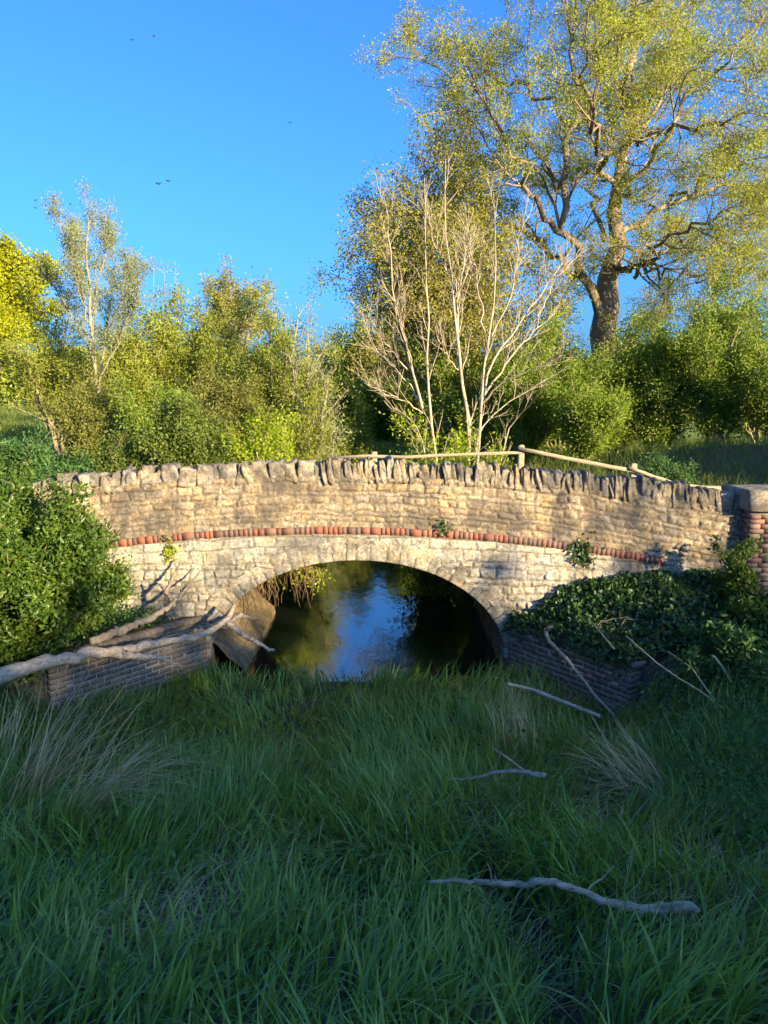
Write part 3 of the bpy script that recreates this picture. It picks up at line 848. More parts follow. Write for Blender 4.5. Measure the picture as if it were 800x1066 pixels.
def mid_tree(name, label, base_px, Y, top_py, left_px, right_px, rng, leafm, bark, trunk_r, leaf, nleaf, group=None, fork=.35, n_main=9, k1=7, k2=6, k3=4, wr=.5, lspread=.1, flat=.8):
    bx = W(base_px, 400, Y)[0]; base = np.array([bx, Y, float(ground_h(bx, Y)) - .1])
    top = W(base_px, top_py, Y)[2]; H = top - base[2]
    xl = W(left_px, 300, Y)[0] - bx; xr = W(right_px, 300, Y)[0] - bx
    o = thing(name, label, 'tree', base, group)
    P = []; R = []
    for s in range(n_main):
        az = 2 * math.pi * (s + .6 * rng.random()) / n_main; rad = rng.uniform(.35, .95)
        ex_ = math.cos(az) * rad * (xr if math.cos(az) > 0 else -xl); ey = math.sin(az) * rad * (xr - xl) / 2
        ez_ = H * (1 - .42 * rad ** 2) * rng.uniform(.9, 1)
        if s == 0: ex_ = ey = 0; ez_ = H
        z0 = H * fork * rng.uniform(.6, 1.5) * (1 if s else 0)
        pts = [base + [0, 0, 0 if s == 0 else z0], base + [ex_ * .35, ey * .35, z0 + (ez_ - z0) * (.4 if s else .5)], base + [ex_ * .8, ey * .8, z0 + (ez_ - z0) * flat], base + [ex_, ey, ez_]]
        r0 = trunk_r * (1 if s == 0 else .5)
        p_, r_ = resample(pts, [r0, r0 * .6, r0 * .3, .02], 14, H * .008, rng); P.append(p_); R.append(r_)
    P = np.array(P); R = np.array(R); tb = MB(); tb.tubes(P, R, 7)
    P1, R1 = children(P, R, k1, .3, 1, .75, .2, .26 * H, 7, .13, .15, .5, .02, rng, .02)
    P2, R2 = children(P1, R1, k2, .2, 1, .7, .25, .10 * H, 5, .16, .08, .5, .01, rng)
    P3, R3 = children(P2, R2, k3, .2, 1, .7, .25, .05 * H, 3, .2, .0, .5, .007, rng)
    tb.tubes(P1, R1, 5); tb.tubes(P2, R2, 3); tb.tubes(P3, R3, 3)
    tb.build('trunk', bark, o, tuple(o.location), True)
    lb = MB(); leafy(lb, P3, nleaf, leaf, wr, rng, .1, lspread); lb.build('crown', leafm, o, tuple(o.location))
    return o


mid_tree('oak_tree', 'smaller bronze-tinted oak behind the leafless pale tree, beside the huge oak', 462, 28, 142, 376, 560, rng, M['bronze_leaf'], M['scrub_bark'], .24, .11, 13, None, .25, 18, 9, 6, 5, .5, .2)
mid_tree('round_tree', 'dense round tree with bright yellow-green crown at the edge of the field', -10, 46, 252, -70, 52, rng, M['yellow_leaf'], M['oak_bark'], .35, .2, 46, None, .2, 14, 7, 6, 4, .6, .25)
mid_tree('round_tree', 'domed bronze tree showing above the olive scrub, open sky through its twigs', 247, 72, 290, 196, 302, rng, M['bronze_leaf'], M['oak_bark'], .4, .22, 7, None, .3, 12, 7, 5, 4, .55, .2)

# ---- leafless pale tree: stems measured one by one
DY = 19.0
db = W(478, 445, DY); db = np.array([db[0], DY, float(ground_h(db[0], DY)) - .05])
dead = thing('bare_tree', 'leafless pale-barked tree with many thin stems fanning up behind the parapet', 'tree', db)


def dp(px, py, dy=0): return W(px, py, DY + dy)


dm = [
    ([(490, 440), (482, 395), (477, 345), (474, 310), (466, 275), (462, 220), (464, 165)], .085, 0),
    ([(478, 385), (476, 330), (480, 285), (488, 250)], .045, .3),
    ([(450, 440), (447, 390), (444, 340), (446, 290), (440, 240), (442, 185)], .065, .4),
    ([(440, 425), (428, 380), (418, 340), (408, 300), (404, 260), (408, 220), (400, 205)], .05, -.4),
    ([(500, 440), (503, 395), (512, 350), (518, 305), (516, 260), (514, 200)], .06, -.3),
    ([(500, 425), (515, 365), (530, 355), (550, 325), (570, 300), (580, 280), (598, 255)], .045, .5),
    ([(502, 420), (520, 400), (548, 385), (575, 380), (588, 362)], .04, -.8),
    ([(502, 415), (540, 360), (560, 345), (572, 330)], .035, .7),
    ([(528, 440), (545, 425), (560, 420), (568, 400)], .03, -.9),
    ([(495, 440), (520, 420), (545, 412), (568, 395)], .03, .2),
    ([(440, 430), (420, 415), (400, 410), (383, 400)], .03, -.3),
    ([(438, 420), (415, 385), (395, 370), (384, 350)], .035, .3),
    ([(425, 385), (405, 360), (390, 345), (380, 330)], .025, -.6),
    ([(430, 385), (420, 345), (408, 310)], .03, -1.),
    ([(505, 345), (500, 310), (495, 280), (485, 235)], .03, .4),
    ([(512, 350), (530, 310), (538, 280), (540, 250), (548, 215)], .03, -.2),
    ([(477, 385), (465, 370), (455, 350)], .025, -.5),
    ([(466, 285), (450, 250), (446, 215)], .025, .5),
    ([(474, 310), (488, 285), (490, 245)], .025, -.4),
    ([(560, 330), (578, 290), (600, 268)], .02, .2),
    ([(440, 438), (425, 432), (405, 430), (402, 415)], .02, -.5),
]
P = []; R = []
for pts, r0, dy in dm:
    pp = [dp(x, y, dy * k / (len(pts) - 1) * 2) for k, (x, y) in enumerate(pts)]
    if pts[0][1] >= 438: pp.insert(0, np.array([pp[0][0] * .5 + db[0] * .5, DY, db[2]]))
    p_, r_ = resample(pp, r0 * .58 * np.linspace(1, 0, len(pp)) ** 1.15 + .006, 13, .025, rng); P.append(p_); R.append(r_)
P = np.array(P); R = np.array(R)
tb = MB(); tb.tubes(P, R, 7)
P1, R1 = children(P, R, 11, .25, 1, .55, .15, 1.1, 7, .10, .25, .5, .008, rng, .05)
P2, R2 = children(P1, R1, 4, .2, .95, .5, .2, .5, 5, .12, .2, .5, .005, rng, .05)
tb.tubes(P1, R1, 5); tb.tubes(P2, R2, 4)
tb.build('trunk', M['pale_bark'], dead, tuple(dead.location), True)

# ---- slender pale tree on the left
by = 27.0
bx = W(102, 420, by)[0]; bb = np.array([bx, by, float(ground_h(bx, by)) - .1])
slim = thing('slender_tree', 'slender pale-trunked tree with wispy grey-green top standing above the left scrub', 'tree', bb)
P = []; R = []
for pts, r0, dy in [([(104, 440), (103, 400), (96, 345), (94, 300), (92, 260), (92, 216)], .17, 0), ([(103, 410), (108, 375), (112, 330), (118, 290), (120, 255)], .1, .5),
                    ([(97, 350), (85, 310), (74, 270), (62, 235)], .08, -.5), ([(95, 320), (104, 290), (108, 262), (106, 235)], .07, .6), ([(100, 380), (80, 340), (62, 310), (48, 285)], .07, .3),
                    ([(106, 390), (125, 350), (138, 320), (146, 295)], .07, -.4), ([(96, 345), (84, 300), (80, 262), (78, 240)], .06, 1.), ([(110, 350), (128, 310), (134, 280)], .05, 1)]:
    pp = [W(x, y, by + dy * k) for k, (x, y) in enumerate(pts)]
    p_, r_ = resample(pp, np.linspace(r0 * .5, .012, len(pp)), 12, .05, rng); P.append(p_); R.append(r_)
P[0][0] = bb
P = np.array(P); R = np.array(R); tb = MB(); tb.tubes(P, R, 7)
P1, R1 = children(P, R, 14, .2, 1, .5, .15, 1.4, 7, .09, .35, .5, .012, rng, .06)
P2, R2 = children(P1, R1, 6, .2, 1, .5, .2, .6, 4, .12, .3, .5, .007, rng, .04)
tb.tubes(P1, R1, 4); tb.tubes(P2, R2, 3); tb.build('trunk', M['birch_bark'], slim, tuple(slim.location), True)
lb = MB(); leafy(lb, P2, 34, .075, .45, rng, .2, .12); lb.build('crown', M['grey_leaf'], slim, tuple(slim.location))


# ---- scrub beyond the channel
def scrub(px, Y, top_py, width_px, label, mat, group='scrub trees beyond the bridge', name='scrub_tree', stems=14, leaf=None, nleaf=11, k1=11, k2=7, wr=.42, bark='scrub_bark', **kw):
    x = W(px, 400, Y)[0]; gz = float(ground_h(x, Y)); H = W(px, top_py, Y)[2] - gz; sp = width_px / 2 * Y / F_PX
    return shrub(name, label, 'tree' if H > 3 else 'bush', (x, Y), H, sp, stems, M[mat], M[bark], rng, group, leaf or .0040 * Y, wr, int(nleaf * (2.1 if leaf is None else 1)), k1, k2, lspread=.006 * Y, stem_r=.012 * H, **kw)


scrub(58, 30, 300, 84, 'olive scrub tree between the yellow round tree and the slender pale tree', 'willow_leaf', nleaf=7, bare=.35)
scrub(88, 24, 388, 70, 'low twiggy olive scrub at the foot of the slender pale tree', 'olive_leaf', nleaf=10)
scrub(140, 31, 300, 120, 'olive scrub tree just right of the slender pale tree', 'willow_leaf', nleaf=13)
scrub(185, 34, 292, 120, 'yellow-olive scrub tree under three thin stalks, behind the dark hawthorn', 'willow_leaf', nleaf=14)
scrub(236, 33, 315, 120, 'olive-brown scrub tree in front of the domed bronze tree', 'willow_leaf', nleaf=14)
scrub(288, 27.3, 312, 100, 'olive scrub tree right of the domed bronze tree', 'willow_leaf', nleaf=13)
scrub(322, 27.0, 298, 64, 'greyish twiggy scrub tree with bare spiky top left of the bronze oak', 'grey_leaf', nleaf=5, bark='birch_bark')
scrub(415, 60, 320, 90, 'dull grey-green scrub tree below the bronze oak crown, deepest in the gap', 'olive_leaf', nleaf=10)
scrub(308, 26, 398, 74, 'low pale twiggy scrub bush above the middle of the parapet', 'willow_leaf', nleaf=10)
scrub(228, 25, 385, 110, 'low olive thicket rising behind the dark hawthorn bush', 'olive_leaf', nleaf=14)
scrub(150, 23, 395, 90, 'low olive thicket left of the dark hawthorn bush', 'sallow_leaf', nleaf=12)
scrub(472, 27, 350, 84, 'green sallow thicket seen through the left stems of the bare tree', 'sallow_leaf', nleaf=14)
scrub(545, 25, 335, 120, 'green sallow thicket seen through the right stems of the bare tree', 'sallow_leaf', nleaf=14)
scrub(500, 31, 330, 110, 'sallow thicket deep behind the middle stems of the bare tree', 'sallow_leaf', nleaf=12)
scrub(612, 23, 372, 100, 'dark low sallow in front of the huge oak trunk', 'sallow_leaf', nleaf=13)
scrub(688, 25, 325, 110, 'leafy sallow tree just right of the huge oak trunk', 'sallow_leaf', nleaf=14, bare=.04)
scrub(745, 24, 295, 120, 'tall feathery sallow tree beneath the right limbs of the huge oak', 'sallow_leaf', nleaf=15, bare=.04)
scrub(815, 23, 300, 120, 'tall sallow tree cut by the right picture edge', 'sallow_leaf', nleaf=14, bare=.04)
scrub(575, 36, 330, 130, 'yellow-green sallow behind the left foot of the huge oak', 'sallow_leaf', nleaf=12)
scrub(655, 40, 372, 140, 'pale sallow thicket far behind the huge oak trunk', 'willow_leaf', nleaf=9)
scrub(790, 36, 325, 130, 'thin olive tree behind the tall sallows at the right edge', 'willow_leaf', nleaf=6)

scrub(388, 64, 306, 110, 'far olive-green scrub tree filling the gap left of the bare tree', 'willow_leaf', nleaf=16)
scrub(425, 60, 330, 80, 'far green scrub tree low behind the left stems of the bare tree', 'sallow_leaf', nleaf=11)
scrub(352, 37, 392, 60, 'low olive thicket closing the far end of the channel on its left', 'willow_leaf', nleaf=14)
scrub(396, 41, 398, 70, 'low green thicket closing the far end of the channel', 'sallow_leaf', nleaf=14)
scrub(432, 38, 385, 60, 'low thicket beyond the water behind the left stems of the bare tree', 'sallow_leaf', nleaf=14)
scrub(640, 25.5, 366, 70, 'leafy sallow hiding the base of the huge oak trunk', 'sallow_leaf', nleaf=13)
scrub(366, 30, 424, 80, 'low rough bush on the bank left of the bare tree foot', 'willow_leaf', nleaf=12)
scrub(588, 34, 322, 90, 'sallow just left of the huge oak trunk, rising to its first limb', 'sallow_leaf', nleaf=12)
scrub(684, 33, 320, 100, 'tall sallow close behind the right side of the huge oak trunk', 'sallow_leaf', nleaf=12)
# bushes right behind the parapet
scrub(188, 17.6, 408, 92, 'dark green hawthorn bush leaning over the left part of the parapet', 'hawthorn_leaf', 'bushes behind the parapet', 'hawthorn_bush', 16, .075, 24, 10, 7, .6, bare=.1)
scrub(268, 18.2, 396, 84, 'bright yellow-green bush beside the dark hawthorn behind the parapet', 'bright_leaf', 'bushes behind the parapet', 'leafy_bush', 16, .075, 22, 10, 7, .6, bare=.1)
scrub(458, 17.0, 400, 84, 'small bright lime-green sapling bush at the foot of the bare tree', 'bright_leaf', 'bushes behind the parapet', 'leafy_bush', 14, .085, 18, 9, 6, .5, bare=.05, upright=.3)
scrub(508, 17.6, 438, 46, 'tiny lime-green bush between the bare tree and the fence rail', 'bright_leaf', 'bushes behind the parapet', 'leafy_bush', 8, .075, 10, 6, 4, .5, bare=.1)
scrub(112, 17.5, 440, 70, 'ragged green bush at the left end of the parapet', 'hawthorn_leaf', 'bushes behind the parapet', 'leafy_bush', 12, .075, 14, 8, 6, .5, bare=.1)
scrub(30, 16.5, 452, 110, 'broad dark green bush left of the parapet end above the elder', 'nettle_leaf', 'bushes behind the parapet', 'leafy_bush', 16, .08, 18, 9, 6, .5, bare=.1)
scrub(302, 20, 440, 70, 'low feathery yellow-green bush over the crown of the parapet', 'willow_leaf', 'bushes behind the parapet', 'leafy_bush', 12, .06, 12, 8, 6, .4, bare=.1)
o = scrub(697, 17.2, 472, 60, 'white-flecked cow parsley clump behind the fence post', 'nettle_leaf', None, 'cow_parsley', 14, .06, 14, 7, 5, .5, bare=.1, crown_name='leaves')

# vegetation along the water beyond the arch
for (px, Y, topz, w_, lab, mt) in [(285, 19.0, 1.9, 1.5, 'sunlit leafy bush overhanging the water on the left beyond the arch', 'bright_leaf'),
                                   (462, 18.6, 1.7, 1.3, 'bright bush at the water edge on the right beyond the arch', 'bright_leaf')]:
    x = W(px, 640, Y)[0]
    sgn = -1 if px < 372 else 1
    xb = XC + sgn * 2.95
    shrub('leafy_bush', lab, 'bush', (xb, Y), topz, w_, 12, M[mt], M['scrub_bark'], rng, 'bushes along the water beyond the arch', .085, .55, 14, 8, 6, asym=(-sgn * .35, -.1), bare=.1, stem_r=.03)

# ---- big elder on the left in front of the wing wall
shrub('elder_bush', 'large leafy green elder bush covering the left end of the bridge', 'bush', (-4.95, 9.8), 2.8, 1.45, 44, M['elder_leaf'], M['scrub_bark'], rng, None, .078, .5, 36, 10, 7, upright=.1, bare=.12, stem_r=.03, lspread=.07)
shrub('elder_bush', 'lower leafy bush hanging over the thick end of the bleached log', 'bush', (-5.5, 9.9), 1.5, 1.0, 22, M['elder_leaf'], M['scrub_bark'], rng, None, .10, .5, 22, 9, 6, upright=.1, bare=.1, stem_r=.025, lspread=.07)

# ---- right bank plants
shrub('nettle_clump', 'tall yellow-green weed against the end pier at the right edge', 'plant', (5.2, 11.0), 1.3, .35, 8, M['elder_leaf'], M['scrub_bark'], rng, None, .09, .5, 8, 7, 4, bare=.05, stem_r=.012, lspread=.04)
shrub('nettle_clump', 'sunlit bush of pale leaves below the end pier by the frame edge', 'plant', (5.35, 10.3), .8, .6, 14, M['elder_leaf'], M['scrub_bark'], rng, None, .09, .5, 12, 7, 5, bare=.05, stem_r=.012, lspread=.05)
shrub('nettle_clump', 'dark leafy weeds filling the hollow beyond the end of the right wing wall', 'plant', (4.6, 9.4), .8, .9, 16, M['nettle_leaf'], M['scrub_bark'], rng, None, .09, .5, 13, 7, 5, bare=.05, stem_r=.012, lspread=.06)

# ivy / bramble mat on the fill behind the right wing wall
N = 15000
xs_ = rng.uniform(1.95, 5.6, N); ys_ = rng.uniform(9.95, 11.75, N); keepm = (xs_ > 2.15 + (11.8 - ys_) * .66)
xs_ = xs_[keepm]; ys_ = ys_[keepm]
hz = .08 + .34 * fbm(xs_ * 1.7, ys_ * 1.7, 88) + .10 * sstep(11.0, 11.75, ys_)
hz *= sstep(2.1, 2.9, xs_) * .85 + .15
zz = ground_h(xs_, ys_) + hz * rng.uniform(.3, 1.0, len(xs_)) ** .6
n_ = 1500; tt = rng.random(n_); wn = np.array([-(WR1 - WR0)[1], (WR1 - WR0)[0]]); wn = wn / np.linalg.norm(wn); wn = wn if wn[1] < 0 else -wn
drop = rng.gamma(1.2, .09, n_) * (.3 + 1.4 * fbm(tt * 6, tt * 0, 70)); off = rng.uniform(-.25, .07, n_)
px_ = WR0[0] + (WR1 - WR0)[0] * tt + wn[0] * off; py_ = WR0[1] + (WR1 - WR0)[1] * tt + wn[1] * off
xs_ = np.concatenate([xs_, px_]); ys_ = np.concatenate([ys_, py_]); zz = np.concatenate([zz, np.where(off > .02, ZWR + .06 - drop, ZWR + .05 + rng.random(n_) * .12)])
lb = MB(); d = rng.normal(size=(len(xs_), 3)) * .6; d[:, 1] -= .45; d[:, 2] -= .1
lb.leaves(np.stack([xs_, ys_, zz], -1), d, rng.uniform(.05, .10, len(xs_)), .8, rng)
ivl = lb
iv = thing('ivy_mat', 'dark green ivy and bramble mat spilling over the right wing wall', 'ivy', (3.8, 11.2, 1.6))
ivl.build('leaves', M['ivy_leaf'], iv, (3.8, 11.2, 1.6))
tb = MB(); Pv = []; Rv = []
for k in range(16):
    x0 = rng.uniform(2.6, 5.3); yy0 = rng.uniform(10.6, 11.4); pts = [(x0, yy0, float(ground_h(x0, yy0)) + .25)]
    a = rng.uniform(-.8, .8)
    for s in range(7):
        a += rng.normal() * .3; xx = pts[-1][0] + math.sin(a) * .2; yy = pts[-1][1] - .16 * abs(math.cos(a))
        pts.append((xx, yy, float(ground_h(xx, max(yy, 9.9))) + .12 + .25 * math.sin((s + 1) / 7 * 3.1) * rng.random()))
    Pv.append(pts); Rv.append(np.linspace(.006, .003, 8))
tb.tubes(np.array(Pv), np.array(Rv), 5); tb.build('stems', M['dark_wood'], iv, (3.8, 11.2, 1.6), True)

# small tufts growing on the wall
for (px, py, n, r, lab, mt) in [(607, 575, 260, .17, 'dark ivy tuft growing on the wall where the brick course ends', 'ivy_leaf'), (177, 572, 70, .13, 'small green sprig rooted in the wall under the brick course left of the arch', 'bright_leaf'), (462, 550, 60, .1, 'small dark tuft on the brick course above the arch', 'ivy_leaf')]:
    c = W(px, py, YF - .06); o = thing('wall_plant', lab, 'plant', c, 'plants growing on the bridge wall')
    p_ = c + rng.normal(size=(n, 3)) * np.array([r * .5, .03, r * .7]); p_[:, 1] = np.minimum(p_[:, 1], YF - .03)
    d = rng.normal(size=(n, 3)); d[:, 1] -= .8; d[:, 2] -= .2
    lb = MB(); lb.leaves(p_, d, rng.uniform(.04, .08, n), .65, rng); lb.build('leaves', M[mt], o, tuple(c))
    tb = MB(); tb.tubes(np.stack([np.linspace(c + [rng.normal() * .05, .04, -r], q, 4) for q in p_[::12]]), np.full((len(p_[::12]), 4), .003), 3); tb.build('stems', M['scrub_bark'], o, tuple(c))

# roots hanging inside the arch
rt = thing('hanging_roots', 'brown dead roots hanging inside the left of the arch mouth', 'roots', (XC - 1.6, 12.6, 1.2))
Pv = []
for k in range(70):
    x0 = XC - rng.uniform(.75, 1.95); y0 = rng.uniform(12.1, 13.4)
    zt = SPRING + BBH * math.sqrt(max(.02, 1 - ((x0 - XC) / AA) ** 2)) - .01
    L_ = rng.uniform(.15, .8) * min(1, zt)
    pts = [(x0 + rng.normal() * .02, y0, zt)]
    for s in range(6): pts.append((pts[-1][0] + rng.normal() * .035, pts[-1][1] + rng.normal() * .03, pts[-1][2] - L_ / 6))
    Pv.append(pts)
tb = MB(); tb.tubes(np.array(Pv), np.repeat(np.linspace(.009, .003, 7)[None], len(Pv), 0), 4)
tb.build('strands', M['roots'], rt, (XC - 1.6, 12.6, 1.2), True)

c = np.array([XC - 1.05, 13.0, 1.62]); o = thing('hanging_plant', 'leafy green sprig hanging from the vault inside the left of the arch mouth', 'plant', c)
Pv = []
for k in range(26):
    a = rng.normal(size=2) * .18; p0 = c + [a[0], a[1], .1]; Pv.append([p0 + np.array([.28 * (k % 5) / 5 * t, -.1 * t, -.55 * rng.uniform(.5, 1) * t ** 1.3]) + rng.normal(size=3) * .03 * t for t in np.linspace(0, 1, 5)])
Pv = np.array(Pv); tb = MB(); tb.tubes(Pv, np.repeat(np.linspace(.005, .002, 5)[None], len(Pv), 0), 4); tb.build('stems', M['scrub_bark'], o, tuple(c))
lb = MB(); leafy(lb, Pv, 16, .06, .6, rng, .1, .07, .3, .2); lb.build('leaves', M['bright_leaf'], o, tuple(c))

# ------------------------------------------------------------------ fence behind the parapet
rf = thing('rail_fence', 'weathered timber post and rail fence dropping to the right behind the parapet', 'fence', W(600, 500, 15.6))
fl = tuple(rf.location)


def bar(p, q, h_, t_, name):
    p = np.array(p); q = np.array(q); n = 6
    P = np.linspace(p, q, n); P[1:-1, 2] += rng.normal(size=n - 2) * .012
    mb = MB(); V = []
    for k in range(n):
        for (a, b) in ((-1, -1), (1, -1), (1, 1), (-1, 1)): V.append(P[k] + [0, a * t_ / 2, b * h_ / 2 * (1 + .1 * rng.normal())])
    Q = [[k * 4 + a, k * 4 + (a + 1) % 4, k * 4 + 4 + (a + 1) % 4, k * 4 + 4 + a] for k in range(n - 1) for a in range(4)] + [[3, 2, 1, 0], [n * 4 - 4, n * 4 - 3, n * 4 - 2, n * 4 - 1]]
    mb.add(V, Q); return mb.build(name, M['fence_wood'], rf, fl)


FY = 15.75
bar(W(340, 477, FY), W(545, 471, FY), .06, .04, 'rail'); bar(W(540, 467, FY - .05), W(662, 490, FY - .05), .075, .045, 'rail'); bar(W(655, 487, FY - .1), W(700, 503, FY - .1), .075, .045, 'rail')
bar(W(690, 506, FY - .15), W(790, 509, FY - .15), .10, .045, 'rail')
for px, py in ((390, 470), (543, 463), (660, 482)):
    c = W(px, py, FY + .06); zb_ = 2.2 + float(hump(c[0]))
    V, Q = rock(.12, .10, c[2] - zb_, px, 5, .15, .02); np_mesh('post', V + np.array([c[0], c[1], zb_]), Q, None, M['fence_wood'], rf, fl, False)

# ------------------------------------------------------------------ fallen wood
def branch_thing(name, label, cat, limbs, mat, sides=10, group=None, twig=0, jit=.01):
    """limbs: list of (points, radii); first is the main stem"""
    base = np.array(limbs[0][0][0], float); o = thing(name, label, cat, base, group)
    for k, (pts, rad) in enumerate(limbs):
        p_, r_ = resample(pts, rad, 38, min(jit, .3 * float(np.mean(rad))), rng)
        r_ = r_ * (1 + .08 * rng.normal(size=len(r_))) * (1 + .25 * (rng.random(len(r_)) < .1))
        tb = MB(); tb.tubes(p_, r_, sides)
        nv = (len(p_) - 1) * sides
        tb.T.append(np.array([[a, a + 1, sides * 0] for a in range(1, sides - 1)])); tb.T.append(np.array([[nv, nv + a + 1, nv + a] for a in range(1, sides - 1)]))
        if twig and k == 0:
            P1, R1 = children(p_[None], r_[None], twig, .1, 1, .9, .2, .28, 6, .2, 0, .35, .004, rng); tb.tubes(P1, R1, 5)
        tb.build('stem' if k == 0 else 'side_branch', mat, o, tuple(base), True)
    return o


def at(px, py, Y): return W(px, py, Y)


branch_thing('fallen_log', 'long bleached fallen trunk lying from the left edge to the arch mouth', 'log', [
    ([at(-60, 722, 8.2), at(0, 705, 8.6), at(45, 690, 8.9), at(80, 682, 9.2), at(130, 677, 9.8), at(180, 667, 10.4), at(215, 660, 10.8), at(238, 645, 11.1), at(244, 630, 11.3)], [.105, .098, .085, .075, .058, .05, .045, .042, .025]),
    ([at(112, 680, 9.6), at(140, 683, 9.8), at(165, 684, 10.0), at(190, 694, 10.1)], [.06, .05, .035, .012]),
    ([at(238, 648, 11.1), at(255, 662, 11.2), at(285, 678, 11.3)], [.05, .04, .02]),
    ([at(234, 652, 11.0), at(250, 640, 11.5), at(268, 645, 11.8)], [.04, .03, .012]),
], M['grey_wood'], 12)
branch_thing('fallen_branch', 'forked dark branch leaning on the left wing wall above the bleached trunk', 'branch', [
    ([at(95, 668, 9.6), at(130, 655, 10.2), at(160, 642, 10.6), at(185, 625, 11.0), at(194, 608, 11.3)], [.06, .05, .045, .03, .015]),
    ([at(182, 630, 10.9), at(170, 612, 11.2), at(164, 606, 11.3)], [.03, .02, .01]),
    ([at(172, 618, 11.1), at(182, 598, 11.4), at(190, 583, 11.5)], [.03, .022, .01]),
    ([at(186, 622, 11.0), at(205, 600, 11.4), at(214, 588, 11.5)], [.02, .015, .006]),
], M['dark_wood'], 8)
branch_thing('fallen_branch', 'pale knobbly branch lying across the grass near the bottom right', 'branch', [
    ([at(445, 918, 4.55), at(480, 917, 4.5), at(530, 921, 4.4), at(575, 917, 4.3), at(610, 930, 4.25), at(640, 943, 4.2), at(680, 947, 4.2), at(715, 941, 4.2), at(728, 950, 4.15)], [.008, .014, .018, .022, .022, .026, .03, .036, .02]),
], M['grey_wood'], 10, twig=6)
branch_thing('fallen_branch', 'thin crooked pale stick sticking out of the grass mid-right', 'branch', [
    ([at(568, 808, 6.2), at(545, 803, 6.3), at(520, 803, 6.4), at(495, 810, 6.5), at(465, 812, 6.6)], [.022, .02, .016, .012, .005]),
    ([at(545, 802, 6.3), at(530, 790, 6.2), at(512, 778, 6.2)], [.01, .008, .004]),
], M['grey_wood'], 8)
branch_thing('wooden_pole', 'straight pale pole lying against the foot of the right wing wall', 'pole', [([at(528, 712, 9.9), at(555, 718, 9.7), at(590, 732, 9.4), at(625, 746, 9.1)], [.022, .024, .024, .022])], M['pale_pole'], 8, jit=.002)
branch_thing('fallen_branch', 'bent thin branch leaning down across the right wing wall bricks', 'branch', [
    ([at(568, 655, 10.9), at(570, 666, 10.8), at(590, 686, 10.3), at(605, 705, 9.9), at(625, 730, 9.5), at(640, 745, 9.2)], [.03, .028, .024, .02, .016, .01]),
    ([at(568, 656, 10.9), at(574, 653, 10.8)], [.025, .02]),
], M['fence_wood'], 8)
branch_thing('dead_stem', 'long pair of dry stems slanting across the hollow right of the wing wall', 'stem', [
    ([at(652, 662, 9.7), at(690, 695, 9.2), at(745, 730, 8.6), at(765, 750, 8.3)], [.008, .01, .012, .012]),
    ([at(745, 730, 8.6), at(720, 695, 9.0), at(695, 678, 9.2)], [.01, .008, .005]),
], M['straw'], 6)
branch_thing('dead_stem', 'short yellow snapped stem poking from dark weeds near the right edge', 'stem', [([at(762, 710, 8.8), at(752, 694, 8.9), at(742, 682, 9.0)], [.012, .014, .016])], M['straw'], 6)
branch_thing('dead_stem', 'short dry stem leaning over the ivy behind the right wing wall', 'stem', [([at(640, 676, 9.9), at(630, 664, 10.1), at(617, 648, 10.4)], [.012, .01, .008])], M['straw'], 6)

# ------------------------------------------------------------------ grass
def scatter(n, x0, x1, y0, y1, rng):
    return rng.uniform(x0, x1, n), rng.uniform(y0, y1, n)


N = 52000
y_ = 2.1 + (11.75 - 2.1) * rng.random(N) ** .85
x_ = (rng.random(N) * 2 - 1) * (1.3 + .56 * y_)
ok = np.ones(N, bool)
ok &= ~((y_ > 9.8) & (x_ > WR0[0] + (YF - y_) * .64 - .05)); ok &= ~((y_ > 9.6) & (x_ < WL0[0] - (YF - y_) * .73 - .06))
ok &= ~((y_ > 11.3) & (np.abs(x_ - XC) < 1.9))
dens = fbm(x_ * 1.4, y_ * 1.4, 200, 3)
bare_ = 1.2 * np.exp(-(((x_ + 1.28) / .34) ** 2 + ((y_ - 4.4) / .42) ** 2)) + np.exp(-((x_ - .85 - .1 * np.sin(y_ * 2)) / .13) ** 2) * (y_ < 5.6) * (y_ > 2.6) + .8 * np.exp(-(((x_ - .95) / .3) ** 2 + ((y_ - 6.2) / .3) ** 2))
ok &= rng.random(N) < np.clip(.25 + 1.3 * dens, .2, 1) * (1 - np.clip(bare_ * 1.2, 0, .96))
x_ = x_[ok]; y_ = y_[ok]; N = len(x_)
cl = fbm(x_ * .8, y_ * .8, 210, 3); cz = fbm(x_ * 2.6, y_ * 2.6, 215, 2)
H = (.20 + .40 * cl) * rng.uniform(.55, 1.3, N) * (.75 + .6 * cz)
H = H * (1 - .28 * sstep(9.6, 11.0, y_))
az = 2 * math.pi * fbm(x_ * .55, y_ * .55, 220, 2) * 1.6 + rng.normal(size=N) * .9
mb = MB(); mb.blades(np.stack([x_, y_, ground_h(x_, y_) - .02], -1), H, rng.uniform(.012, .030, N) * np.clip(.45 + y_ * .05 + .35 * (y_ < 7), .6, 1), rng.uniform(.02, .40, N), rng.gamma(2., .24, N), az, rng, 5)
gr = mb.build('sedge_grass', M['grass'], None, (0, 6, 0)); tag(gr, 'tall dark green sedge grass filling the shaded channel in front of the bridge', 'grass', None, 'stuff')
